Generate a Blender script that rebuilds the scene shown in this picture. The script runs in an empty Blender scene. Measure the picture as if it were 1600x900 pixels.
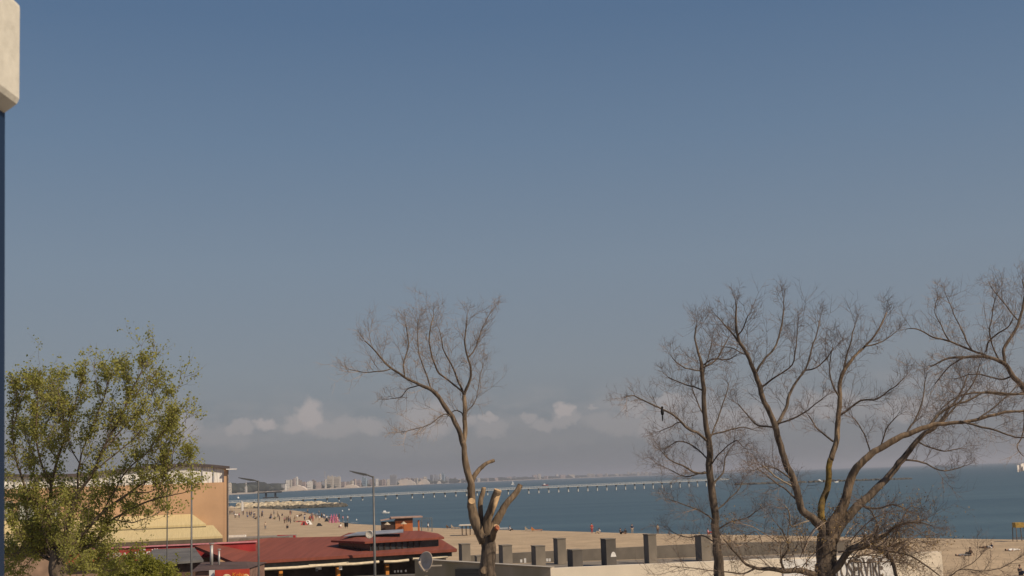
import bpy, bmesh, math, random
from mathutils import Vector, Matrix, noise
C = bpy.context; SC = C.scene; COL = SC.collection
random.seed(7)
R = math.radians

# ---------------------------------------------------------------- camera
F = 2000.0; CZ = 11.5
pitch = math.atan(298 / F); roll = 0.034
fw = Vector((0, math.cos(pitch), math.sin(pitch)))
r0 = Vector((1, 0, 0)); u0 = Vector((0, -math.sin(pitch), math.cos(pitch)))
rt = r0 * math.cos(roll) - u0 * math.sin(roll)
up = u0 * math.cos(roll) + r0 * math.sin(roll)
CAMP = Vector((0, 0, CZ))
cd = bpy.data.cameras.new('camera'); cam = bpy.data.objects.new('camera', cd); COL.objects.link(cam)
cd.sensor_width = 36; cd.lens = F / 1600 * 36; cd.clip_start = 0.1; cd.clip_end = 200000
cam.matrix_world = Matrix(((rt.x, up.x, -fw.x, 0), (rt.y, up.y, -fw.y, 0), (rt.z, up.z, -fw.z, CZ), (0, 0, 0, 1)))
SC.camera = cam
cd.dof.use_dof = True; cd.dof.focus_distance = 60; cd.dof.aperture_fstop = 11.0

# ---------------------------------------------------------------- light
SUN_DIR = Vector((0.84, -0.54, 0)).normalized(); SUN_EL = R(42)
sunv = Vector((SUN_DIR.x * math.cos(SUN_EL), SUN_DIR.y * math.cos(SUN_EL), math.sin(SUN_EL)))
sd = bpy.data.lights.new('sun', 'SUN'); sd.energy = 4.6; sd.angle = R(0.5); sd.color = (1.0, 0.83, 0.62)
so = bpy.data.objects.new('sun', sd); COL.objects.link(so)
so.rotation_euler = (-sunv).to_track_quat('-Z', 'Y').to_euler(); so.location = (30, -20, 60)
SC.view_settings.view_transform = 'Standard'; SC.view_settings.look = 'None'
SC.view_settings.exposure = 0.0; SC.view_settings.gamma = 1.0; SC.view_settings.use_curve_mapping = False
SC.cycles.volume_bounces = 0; SC.cycles.max_bounces = 6

W = bpy.data.worlds.new('World'); SC.world = W; W.use_nodes = True
nt = W.node_tree; N = nt.nodes; L = nt.links
for n in list(N): N.remove(n)
def nd(tree, t, **k):
    n = tree.nodes.new(t)
    for a, b in k.items(): setattr(n, a, b)
    return n
def mth(tree, op, a, b=None, c=None, clamp=False):
    n = tree.nodes.new('ShaderNodeMath'); n.operation = op; n.use_clamp = clamp
    for i, v in enumerate((a, b, c)):
        if v is None: continue
        if hasattr(v, 'links'): tree.links.new(v, n.inputs[i])
        else: n.inputs[i].default_value = v
    return n.outputs[0]
def build_world():
    out = nd(nt, 'ShaderNodeOutputWorld'); bg = nd(nt, 'ShaderNodeBackground'); L.new(bg.outputs[0], out.inputs[0])
    sky = nd(nt, 'ShaderNodeTexSky'); sky.sky_type = 'NISHITA'; sky.sun_disc = False
    sky.sun_elevation = SUN_EL; sky.sun_rotation = math.atan2(SUN_DIR.x, SUN_DIR.y)
    sky.air_density = 1.0; sky.dust_density = 1.0; sky.ozone_density = 2.0
    tc = nd(nt, 'ShaderNodeTexCoord'); sep = nd(nt, 'ShaderNodeSeparateXYZ'); L.new(tc.outputs['Generated'], sep.inputs[0])
    el = mth(nt, 'ARCSINE', sep.outputs[2]); az = mth(nt, 'ARCTAN2', sep.outputs[0], sep.outputs[1])
    ramp = nd(nt, 'ShaderNodeValToRGB'); e = ramp.color_ramp.elements
    L.new(mth(nt, 'MULTIPLY', el, 180 / math.pi / 60), ramp.inputs[0])
    pts = [(0.0, (.176, .180, .200)), (.035, (.186, .195, .220)), (.08, (.208, .233, .268)), (.16, (.186, .236, .298)), (.25, (.134, .200, .292)),
           (.34, (.090, .156, .262)), (.6, (.05, .115, .26)), (1, (.04, .10, .24))]
    while len(e) < len(pts): e.new(.5)
    for x, (p, c) in zip(e, pts): x.position = p; x.color = (*c, 1)
    # strength of background is 0.1, so the ramp is scaled to it
    sc_ = nd(nt, 'ShaderNodeVectorMath', operation='SCALE'); L.new(ramp.outputs[0], sc_.inputs[0]); sc_.inputs['Scale'].default_value = 10.0
    mix = nd(nt, 'ShaderNodeMix', data_type='RGBA'); mix.inputs[0].default_value = 0.9
    L.new(sky.outputs[0], mix.inputs[6]); L.new(sc_.outputs[0], mix.inputs[7])
    # far cumulus bank low over the horizon, in azimuth / elevation
    cv = nd(nt, 'ShaderNodeCombineXYZ'); L.new(az, cv.inputs[0]); L.new(el, cv.inputs[1])
    n1 = nd(nt, 'ShaderNodeTexNoise'); n1.inputs['Scale'].default_value = 55; n1.inputs['Detail'].default_value = 8; n1.inputs['Roughness'].default_value = .6
    L.new(cv.outputs[0], n1.inputs['Vector'])
    sub = nd(nt, 'ShaderNodeVectorMath', operation='SUBTRACT'); L.new(n1.outputs['Color'], sub.inputs[0]); sub.inputs[1].default_value = (.5, .5, .5)
    ds = nd(nt, 'ShaderNodeVectorMath', operation='SCALE'); L.new(sub.outputs[0], ds.inputs[0]); ds.inputs['Scale'].default_value = 0.028
    pv = nd(nt, 'ShaderNodeVectorMath', operation='ADD'); L.new(cv.outputs[0], pv.inputs[0]); L.new(ds.outputs[0], pv.inputs[1])
    total = None
    blobs = [(484, 652, 22, 26, .62), (462, 664, 30, 16, .45), (410, 662, 18, 13, .60), (372, 668, 22, 13, .40), (288, 672, 26, 24, .40), (335, 682, 60, 20, .20),
             (520, 668, 55, 17, .32), (575, 668, 28, 16, .36), (665, 655, 46, 30, .42), (765, 651, 18, 7, .50), (765, 668, 30, 18, .30), (825, 650, 14, 8, .36), (881, 642, 16, 11, .62),
             (885, 655, 30, 10, .34), (925, 634, 10, 5, .40), (960, 660, 60, 18, .25), (1020, 664, 30, 24, .34), (1080, 640, 60, 28, .26),
             (1160, 655, 60, 24, .36), (1240, 640, 30, 14, .34), (1300, 632, 60, 20, .36), (1420, 638, 50, 18, .34), (990, 640, 18, 12, .40), (1045, 632, 26, 14, .42), (730, 655, 20, 12, .4), (850, 662, 26, 10, .34), (700, 690, 300, 22, .08)]
    for (px, py, rx, ry, b) in blobs:
        d = (fw + rt * (px - 800) / F + up * (450 - py) / F).normalized()
        a_, e_ = math.atan2(d.x, d.y), math.asin(d.z)
        s1 = nd(nt, 'ShaderNodeVectorMath', operation='SUBTRACT'); L.new(pv.outputs[0], s1.inputs[0]); s1.inputs[1].default_value = (a_, e_, .5 * 0)
        m1 = nd(nt, 'ShaderNodeVectorMath', operation='MULTIPLY'); L.new(s1.outputs[0], m1.inputs[0]); m1.inputs[1].default_value = (F / rx / 1.25, F / ry / 1.25, 0)
        ln = nd(nt, 'ShaderNodeVectorMath', operation='LENGTH'); L.new(m1.outputs[0], ln.inputs[0])
        mr = nd(nt, 'ShaderNodeMapRange', interpolation_type='SMOOTHSTEP'); L.new(ln.outputs['Value'], mr.inputs[0])
        mr.inputs[1].default_value = 1.08; mr.inputs[2].default_value = 0.45; mr.inputs[3].default_value = 0; mr.inputs[4].default_value = b
        v = mr.outputs[0]
        total = v if total is None else mth(nt, 'MAXIMUM', total, v)
    # softer veil all along the band
    n2 = nd(nt, 'ShaderNodeTexNoise'); n2.inputs['Scale'].default_value = 16; n2.inputs['Detail'].default_value = 4
    mp = nd(nt, 'ShaderNodeVectorMath', operation='MULTIPLY'); mp.inputs[1].default_value = (1, 2.6, 1); L.new(cv.outputs[0], mp.inputs[0]); L.new(mp.outputs[0], n2.inputs['Vector'])
    band = nd(nt, 'ShaderNodeMapRange', interpolation_type='SMOOTHSTEP'); L.new(mth(nt, 'ABSOLUTE', mth(nt, 'SUBTRACT', el, R(2.9))), band.inputs[0])
    band.inputs[1].default_value = R(1.7); band.inputs[2].default_value = 0; band.inputs[3].default_value = 0; band.inputs[4].default_value = .5
    veil = mth(nt, 'MULTIPLY', band.outputs[0], mth(nt, 'MULTIPLY', mth(nt, 'SUBTRACT', n2.outputs[0], .42, clamp=True), 2.2))
    total = mth(nt, 'MAXIMUM', total, veil)
    cm = nd(nt, 'ShaderNodeMix', data_type='RGBA'); L.new(total, cm.inputs[0]); L.new(mix.outputs[2], cm.inputs[6]); cm.inputs[7].default_value = (4.8, 4.2, 4.0, 1)
    L.new(cm.outputs[2], bg.inputs[0]); bg.inputs[1].default_value = 0.1
build_world()

# ---------------------------------------------------------------- helpers
def ray(px, py): return fw + rt * ((px - 800) / F) + up * ((450 - py) / F)
def D(px, py, Y): r = ray(px, py); return CAMP + r * (Y / r.y)
def G(px, py, z): r = ray(px, py); return CAMP + r * ((z - CZ) / r.z)
def HX(px): return 748 - .034 * (px - 800)

MATS = {}
def mat(name, col, rough=.8, var=.15, scale=3.0, bump=0.0, spec=.3, metal=0.0, col2=None, aniso=None):
    if name in MATS: return MATS[name]
    m = bpy.data.materials.new(name); m.use_nodes = True; t = m.node_tree; b = t.nodes['Principled BSDF']
    b.inputs['Roughness'].default_value = rough; b.inputs['Specular IOR Level'].default_value = spec; b.inputs['Metallic'].default_value = metal
    tc = nd(t, 'ShaderNodeTexCoord'); n = nd(t, 'ShaderNodeTexNoise'); n.inputs['Scale'].default_value = scale; n.inputs['Detail'].default_value = 6
    vec = tc.outputs['Object']
    if aniso:
        mm = nd(t, 'ShaderNodeVectorMath', operation='MULTIPLY'); mm.inputs[1].default_value = aniso; t.links.new(vec, mm.inputs[0]); vec = mm.outputs[0]
    t.links.new(vec, n.inputs['Vector'])
    mx = nd(t, 'ShaderNodeMix', data_type='RGBA')
    c2 = col2 or tuple(c * (1 - var * 2) for c in col)
    mx.inputs[6].default_value = (*c2, 1); mx.inputs[7].default_value = (*[min(1, c * (1 + (0 if col2 else var))) for c in col], 1)
    mr = nd(t, 'ShaderNodeMapRange'); t.links.new(n.outputs[0], mr.inputs[0]); mr.inputs[1].default_value = .3; mr.inputs[2].default_value = .7
    t.links.new(mr.outputs[0], mx.inputs[0]); t.links.new(mx.outputs[2], b.inputs['Base Color'])
    if bump:
        bp = nd(t, 'ShaderNodeBump'); bp.inputs['Strength'].default_value = 1; bp.inputs['Distance'].default_value = bump
        t.links.new(n.outputs[0], bp.inputs['Height']); t.links.new(bp.outputs[0], b.inputs['Normal'])
    MATS[name] = m; return m

class MB:
    def __init__(s): s.v = []; s.f = []; s.mi = []; s.sm = False
    def poly(s, pts, faces, mi=0):
        o = len(s.v); s.v += [tuple(p) for p in pts]; s.f += [tuple(o + i for i in f) for f in faces]; s.mi += [mi] * len(faces); return s
    def box(s, c, size, rz=0, mi=0, M=None):
        x, y, z = [a / 2 for a in size]; cr, sr = math.cos(rz), math.sin(rz); P = []
        for dx, dy, dz in ((-x,-y,-z),(x,-y,-z),(x,y,-z),(-x,y,-z),(-x,-y,z),(x,-y,z),(x,y,z),(-x,y,z)):
            p = Vector((c[0] + dx * cr - dy * sr, c[1] + dx * sr + dy * cr, c[2] + dz)); P.append(M @ p if M else p)
        return s.poly(P, [(0,3,2,1),(4,5,6,7),(0,1,5,4),(1,2,6,5),(2,3,7,6),(3,0,4,7)], mi)
    def prism(s, bottom, top, mi=0):
        n = len(bottom); return s.poly(list(bottom) + list(top), [tuple(range(n))[::-1], tuple(range(n, 2 * n))] + [(i, (i + 1) % n, n + (i + 1) % n, n + i) for i in range(n)], mi)
    def tube(s, pts, rad, n=6, mi=0, cap=True):
        pts = [Vector(p) for p in pts]; o = len(s.v); t0 = (pts[1] - pts[0]).normalized()
        a = t0.orthogonal().normalized(); m = len(pts)
        for i, p in enumerate(pts):
            t = (pts[min(i + 1, m - 1)] - pts[max(i - 1, 0)])
            if t.length < 1e-9: t = t0
            t.normalize(); a = (a - t * a.dot(t))
            if a.length < 1e-6: a = t.orthogonal()
            a.normalize(); b = t.cross(a); r = rad[i] if hasattr(rad, '__len__') else rad
            for k in range(n):
                q = 2 * math.pi * k / n; s.v.append(tuple(p + a * (r * math.cos(q)) + b * (r * math.sin(q))))
        for i in range(m - 1):
            for k in range(n):
                k2 = (k + 1) % n; s.f.append((o + i * n + k, o + i * n + k2, o + (i + 1) * n + k2, o + (i + 1) * n + k)); s.mi.append(mi)
        if cap:
            s.f.append(tuple(o + k for k in range(n))[::-1]); s.f.append(tuple(o + (m - 1) * n + k for k in range(n))); s.mi += [mi, mi]
        return s
    def ball(s, c, r, seg=8, rings=5, mi=0, jit=0):
        r = r if hasattr(r, '__len__') else (r, r, r); P = [Vector((c[0], c[1], c[2] - r[2]))]; o = len(s.v)
        for i in range(1, rings):
            th = math.pi * i / rings
            for k in range(seg):
                q = 2 * math.pi * k / seg; j = 1 + random.uniform(-jit, jit)
                P.append(Vector((c[0] + r[0] * j * math.sin(th) * math.cos(q), c[1] + r[1] * j * math.sin(th) * math.sin(q), c[2] - r[2] * j * math.cos(th))))
        P.append(Vector((c[0], c[1], c[2] + r[2]))); fs = []
        for k in range(seg): fs.append((0, 1 + (k + 1) % seg, 1 + k))
        for i in range(rings - 2):
            for k in range(seg):
                a = 1 + i * seg + k; b = 1 + i * seg + (k + 1) % seg; fs.append((a, b, b + seg, a + seg))
        l = 1 + (rings - 2) * seg
        for k in range(seg): fs.append((l + k, l + (k + 1) % seg, len(P) - 1))
        return s.poly(P, fs, mi)
    def build(s, name, mats, parent=None, smooth=False, origin=None):
        me = bpy.data.meshes.new(name)
        if origin is not None: ox, oy, oz = origin; me.from_pydata([(x - ox, y - oy, z - oz) for x, y, z in s.v], [], s.f)
        else: me.from_pydata(s.v, [], s.f)
        for m in (mats if isinstance(mats, (list, tuple)) else [mats]): me.materials.append(m)
        me.polygons.foreach_set('material_index', s.mi)
        if smooth: me.polygons.foreach_set('use_smooth', [True] * len(s.f))
        me.update(); ob = bpy.data.objects.new(name, me); COL.objects.link(ob)
        if origin is not None: ob.location = origin
        if parent: ob.parent = parent
        return ob
def tag(o, label=None, cat=None, group=None, kind=None):
    if label: o['label'] = label
    if cat: o['category'] = cat
    if group: o['group'] = group
    if kind: o['kind'] = kind
    return o
def thing(name, label, cat, loc=(0, 0, 0), rz=0, group=None):
    o = bpy.data.objects.new(name, None); COL.objects.link(o); o.location = loc; o.rotation_euler = (0, 0, rz); o.empty_display_size = .2
    return tag(o, label, cat, group)
ORD = ['first','second','third','fourth','fifth','sixth','seventh','eighth','ninth','tenth','eleventh','twelfth','thirteenth','fourteenth','fifteenth','sixteenth','seventeenth','eighteenth','nineteenth','twentieth']
def ordw(i):
    if i < 20: return ORD[i]
    tens = {2: 'twenty', 3: 'thirty', 4: 'forty', 5: 'fifty', 6: 'sixty', 7: 'seventy', 8: 'eighty', 9: 'ninety'}; n = i + 1; h = ''
    if n > 100: h = 'hundred and '; n -= 100
    if n < 21: return h + ORD[n - 1]
    if n % 10 == 0: return h + {20:'twentieth',30:'thirtieth',40:'fortieth',50:'fiftieth',60:'sixtieth',70:'seventieth',80:'eightieth',90:'ninetieth',100:'hundredth'}[n]
    return h + tens[n // 10] + '-' + ORD[n % 10 - 1]

# ---------------------------------------------------------------- setting: sea, ground, far shore
def sea_mat():
    m = bpy.data.materials.new('sea_water'); m.use_nodes = True; t = m.node_tree; b = t.nodes['Principled BSDF']
    b.inputs['Roughness'].default_value = .35; b.inputs['IOR'].default_value = 1.33; b.inputs['Specular IOR Level'].default_value = .32
    geo = nd(t, 'ShaderNodeNewGeometry')
    mp = nd(t, 'ShaderNodeVectorMath', operation='MULTIPLY'); mp.inputs[1].default_value = (.003, .03, 0); t.links.new(geo.outputs['Position'], mp.inputs[0])
    n = nd(t, 'ShaderNodeTexNoise'); n.inputs['Scale'].default_value = 1; n.inputs['Detail'].default_value = 6; t.links.new(mp.outputs[0], n.inputs['Vector'])
    mr = nd(t, 'ShaderNodeMapRange'); mr.inputs[1].default_value = .35; mr.inputs[2].default_value = .65; t.links.new(n.outputs[0], mr.inputs[0])
    mx = nd(t, 'ShaderNodeMix', data_type='RGBA'); mx.inputs[6].default_value = (.030, .062, .078, 1); mx.inputs[7].default_value = (.058, .100, .116, 1)
    t.links.new(mr.outputs[0], mx.inputs[0])
    # sandy shallows: paler, greener water over the first tens of metres (real bottom colour, by depth of the bar)
    t.links.new(mx.outputs[2], b.inputs['Base Color'])
    w1 = nd(t, 'ShaderNodeTexNoise'); w1.inputs['Scale'].default_value = 1; w1.inputs['Detail'].default_value = 5
    m2 = nd(t, 'ShaderNodeVectorMath', operation='MULTIPLY'); m2.inputs[1].default_value = (.25, .6, 0); t.links.new(geo.outputs['Position'], m2.inputs[0]); t.links.new(m2.outputs[0], w1.inputs['Vector'])
    bp = nd(t, 'ShaderNodeBump'); bp.inputs['Distance'].default_value = .35; bp.inputs['Strength'].default_value = .8; t.links.new(w1.outputs[0], bp.inputs['Height']); t.links.new(bp.outputs[0], b.inputs['Normal'])
    return m
mb = MB(); S = 60000
mb.poly([(-S, -300, 0), (S, -300, 0), (S, S, 0), (-S, S, 0)], [(0, 1, 2, 3)])
tag(mb.build('sea', sea_mat()), kind='structure')

SHORE = [(600, -60), (300, 40), (140, 140), (100, 166), (76, 187), (56, 210), (36, 236), (17, 262), (0, 287), (-24, 325), (-48, 380), (-62, 430), (-82, 520), (-108, 620), (-150, 720), (-230, 880), (-340, 1200), (-470, 1700), (-560, 2300)]
def catmull(P, n):
    out = []
    for i in range(len(P) - 1):
        p0, p1, p2, p3 = P[max(i - 1, 0)], P[i], P[i + 1], P[min(i + 2, len(P) - 1)]
        for k in range(n):
            t = k / n; out.append(tuple(.5 * ((2 * p1[j]) + (-p0[j] + p2[j]) * t + (2 * p0[j] - 5 * p1[j] + 4 * p2[j] - p3[j]) * t * t + (-p0[j] + 3 * p1[j] - 3 * p2[j] + p3[j]) * t ** 3) for j in range(len(p1))))
    out.append(tuple(P[-1])); return out
SH = catmull(SHORE, 8); LAND = Vector((-.55, -.835))
ROWS = [(-25, -1.2), (-8, -.3), (0, 0), (3, .35), (8, .75), (16, 1.0), (30, 1.15), (50, 1.3), (75, 1.45), (100, 1.7), (125, 2.0), (200, 2.0), (2500, 2.0)]
def sand_mat():
    m = bpy.data.materials.new('beach_sand'); m.use_nodes = True; t = m.node_tree; b = t.nodes['Principled BSDF']; b.inputs['Roughness'].default_value = .95; b.inputs['Specular IOR Level'].default_value = .1
    geo = nd(t, 'ShaderNodeNewGeometry'); n = nd(t, 'ShaderNodeTexNoise'); n.inputs['Scale'].default_value = .16; n.inputs['Detail'].default_value = 10; n.inputs['Roughness'].default_value = .68; t.links.new(geo.outputs['Position'], n.inputs['Vector'])
    mx = nd(t, 'ShaderNodeMix', data_type='RGBA'); mx.inputs[6].default_value = (.33, .25, .165, 1); mx.inputs[7].default_value = (.51, .385, .25, 1)
    mr = nd(t, 'ShaderNodeMapRange'); mr.inputs[1].default_value = .3; mr.inputs[2].default_value = .7; t.links.new(n.outputs[0], mr.inputs[0]); t.links.new(mr.outputs[0], mx.inputs[0])
    sp = nd(t, 'ShaderNodeSeparateXYZ'); t.links.new(geo.outputs['Position'], sp.inputs[0])
    n3 = nd(t, 'ShaderNodeTexNoise'); n3.inputs['Scale'].default_value = .5; n3.inputs['Detail'].default_value = 3; t.links.new(geo.outputs['Position'], n3.inputs['Vector'])
    wet = nd(t, 'ShaderNodeMapRange'); wet.inputs[1].default_value = .25; wet.inputs[2].default_value = .55; t.links.new(mth(t, 'ADD', sp.outputs[2], mth(t, 'MULTIPLY', n3.outputs[0], .15)), wet.inputs[0])
    m2 = nd(t, 'ShaderNodeMix', data_type='RGBA'); t.links.new(wet.outputs[0], m2.inputs[0]); m2.inputs[6].default_value = (.14, .10, .07, 1); t.links.new(mx.outputs[2], m2.inputs[7])
    t.links.new(m2.outputs[2], b.inputs['Base Color'])
    n2 = nd(t, 'ShaderNodeTexNoise'); n2.inputs['Scale'].default_value = 1.6; n2.inputs['Detail'].default_value = 6; t.links.new(geo.outputs['Position'], n2.inputs['Vector'])
    bp = nd(t, 'ShaderNodeBump'); bp.inputs['Distance'].default_value = .16; t.links.new(n2.outputs[0], bp.inputs['Height']); t.links.new(bp.outputs[0], b.inputs['Normal'])
    return m
def beach():
    mb = MB(); P = []; nR = len(ROWS)
    for (x, y) in SH:
        wob = 1.8 * noise.noise(Vector((x * .03, y * .03, 0)))
        for d, z in ROWS:
            q = Vector((x, y)) + LAND * (d + (wob if d < 60 else 0)); P.append((q.x, q.y, z))
    fs = []
    for i in range(len(SH) - 1):
        for j in range(nR - 1):
            a = i * nR + j; fs.append((a, a + 1, a + nR + 1, a + nR))
    mb.poly(P, fs); ob = mb.build('beach_sand', sand_mat()); tag(ob, kind='structure')
    # thin swash line of foam where the ripples reach the sand
    mb = MB()
    for i in range(len(SH) - 1):
        if not (70 < SH[i][1] < 640) or random.random() < .35: continue
        a = Vector(SH[i]); b = Vector(SH[i + 1]); k = random.uniform(.35, .9); o = LAND * random.uniform(-3.2, -.6)
        q = [a + o, b + o, b + o - LAND * k, a + o - LAND * (k * .6)]; mb.poly([(p.x, p.y, .012) for p in q], [(0, 1, 2, 3)])
    tag(mb.build('shore_foam', mat('foam', (.55, .55, .52), .6, .2, 1)), kind='structure')
beach()
def ground_z(p):  # height of the sand under a point
    best = 1e9; bd = 0
    for i in range(0, len(SH) - 1):
        a = Vector(SH[i]); b = Vector(SH[i + 1]); e = b - a; w = Vector((p[0], p[1])) - a
        det = e.x * LAND.y - e.y * LAND.x
        s = (w.x * LAND.y - w.y * LAND.x) / det
        if 0 <= s <= 1: bd = (w - e * s).dot(LAND); break
    for (d0, z0), (d1, z1) in zip(ROWS, ROWS[1:]):
        if d0 <= bd <= d1: return max(z0 + (z1 - z0) * (bd - d0) / (d1 - d0), 0)
    return 2.0 if bd > 0 else 0
def on_sand(px, py):
    z = 1.0
    for _ in range(6): p = G(px, py, z); z = ground_z(p)
    p.z = z; return p
# promenade paving under the near buildings and trees
pm = MB().prism([(-120, -20, 1.9), (14, -20, 1.9), (21, 60, 1.9), (24, 88, 1.9), (0, 108, 1.9), (-120, 104, 1.9)], [(-120, -20, 2.1), (14, -20, 2.1), (21, 60, 2.1), (24, 88, 2.1), (0, 108, 2.1), (-120, 104, 2.1)])
tag(pm.build('promenade_pavement', mat('paving', (.24, .22, .19), .9, .15, .8)), kind='structure')

# far shore of the bay
FAR = [(-620, 1700), (-560, 2150), (-505, 2400), (-530, 2950), (-480, 3700), (-420, 5000), (-260, 6500), (60, 8000), (520, 9500), (1150, 11500), (1900, 13500), (2700, 15500)]
def far_land():
    mb = MB(); FS = catmull(FAR, 6); P = []
    for i, (x, y) in enumerate(FS):
        h = 7 * noise.noise(Vector((i * .35, 3.3, 0)))
        for k, (d, z) in enumerate(((0, -.2), (60, 2.4), (160, 3.5), (500, 5 + h * .4), (1500, 12 + h), (5000, 16 + h))):
            dd = Vector((-1, .25)).normalized() if y < 3500 else Vector((-.6, .8))
            P.append((x + dd.x * d, y + dd.y * d, z))
    fs = [(i * 6 + j, i * 6 + j + 1, i * 6 + j + 7, i * 6 + j + 6) for i in range(len(FS) - 1) for j in range(5)]
    mb.poly(P, fs); tag(mb.build('far_shore', mat('far_sand', (.42, .36, .29), .95, .2, .02)), kind='structure')
far_land()
def Yfar(px):
    T = [(355, 2350), (440, 2980), (540, 3750), (640, 5000), (727, 6300), (800, 7900), (900, 9500), (1020, 11500), (1130, 13200), (1250, 15500)]
    for (a, A), (b, B) in zip(T, T[1:]):
        if a <= px <= b: return A + (B - A) * (px - a) / (b - a)
    return T[0][1] if px < 355 else T[-1][1]
def facade(name, wall, win, sx=3.4, sz=3.1):
    m = bpy.data.materials.new(name); m.use_nodes = True; t = m.node_tree; b = t.nodes['Principled BSDF']; b.inputs['Roughness'].default_value = .8
    tc = nd(t, 'ShaderNodeTexCoord'); sp = nd(t, 'ShaderNodeSeparateXYZ'); t.links.new(tc.outputs['Object'], sp.inputs[0])
    fx = mth(t, 'FRACT', mth(t, 'DIVIDE', mth(t, 'ADD', sp.outputs[0], sp.outputs[1]), sx)); fz = mth(t, 'FRACT', mth(t, 'DIVIDE', sp.outputs[2], sz))
    a = mth(t, 'MULTIPLY', mth(t, 'MULTIPLY', mth(t, 'GREATER_THAN', fx, .3), mth(t, 'LESS_THAN', fx, .82)), mth(t, 'MULTIPLY', mth(t, 'GREATER_THAN', fz, .3), mth(t, 'LESS_THAN', fz, .85)))
    ge = nd(t, 'ShaderNodeNewGeometry'); s2 = nd(t, 'ShaderNodeSeparateXYZ'); t.links.new(ge.outputs['Normal'], s2.inputs[0])
    a = mth(t, 'MULTIPLY', a, mth(t, 'LESS_THAN', mth(t, 'ABSOLUTE', s2.outputs[2]), .5))
    mx = nd(t, 'ShaderNodeMix', data_type='RGBA'); t.links.new(a, mx.inputs[0]); mx.inputs[6].default_value = (*wall, 1); mx.inputs[7].default_value = (*win, 1); t.links.new(mx.outputs[2], b.inputs['Base Color'])
    return m
FM = {'cream': facade('cream_facade', (.53, .47, .39), (.18, .19, .2)), 'white': facade('white_facade', (.62, .59, .55), (.22, .23, .25)),
      'pink': facade('pink_facade', (.42, .34, .31), (.17, .15, .16)), 'grey': facade('grey_facade', (.30, .30, .32), (.10, .12, .15)),
      'brown': facade('brown_facade', (.30, .25, .22), (.10, .09, .09)), 'glass': facade('blue_glass_facade', (.28, .36, .42), (.12, .18, .24), 2.5)}
def far_block(px0, px1, ytop, colr, name='apartment_block', back=0.0, label=None, top=None):
    cx = (px0 + px1) / 2; Y = Yfar(cx) * 1.03 + 60 + back; p = D(cx, ytop, Y); w = (px1 - px0) * Y / F; z0 = 2.0; h = (p.z - z0) * .84
    if h < 3: h = 3
    dp = max(12, min(40, w * .8)); mb = MB(); rz = random.uniform(-.35, .35); w2 = w * .93
    mb.box((p.x, Y, z0 + h / 2), (w2, dp, h), rz)
    k = top if top is not None else random.random()
    if k < .35: mb.box((p.x + w * .1, Y, z0 + h + h * .04), (w * .35, dp * .5, h * .08), rz)
    elif k < .55: mb.box((p.x - w * .22, Y - 1, z0 + h + h * .06), (w * .45, dp * .7, h * .12), rz)
    elif k < .7:
        for q in (-.3, .28): mb.box((p.x + w * q, Y, z0 + h + 1.5), (w * .12, 4, 3), rz)
    # balconies along the front
    for f in range(1, int(h / 6.2)): mb.box((p.x, Y - dp * .5 - .4 * (1 + abs(rz)), z0 + f * 6.2), (w2 * .7, 1.6, .5), rz)
    return mb.build(name, FM[colr], origin=(p.x, Y, z0))
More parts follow.
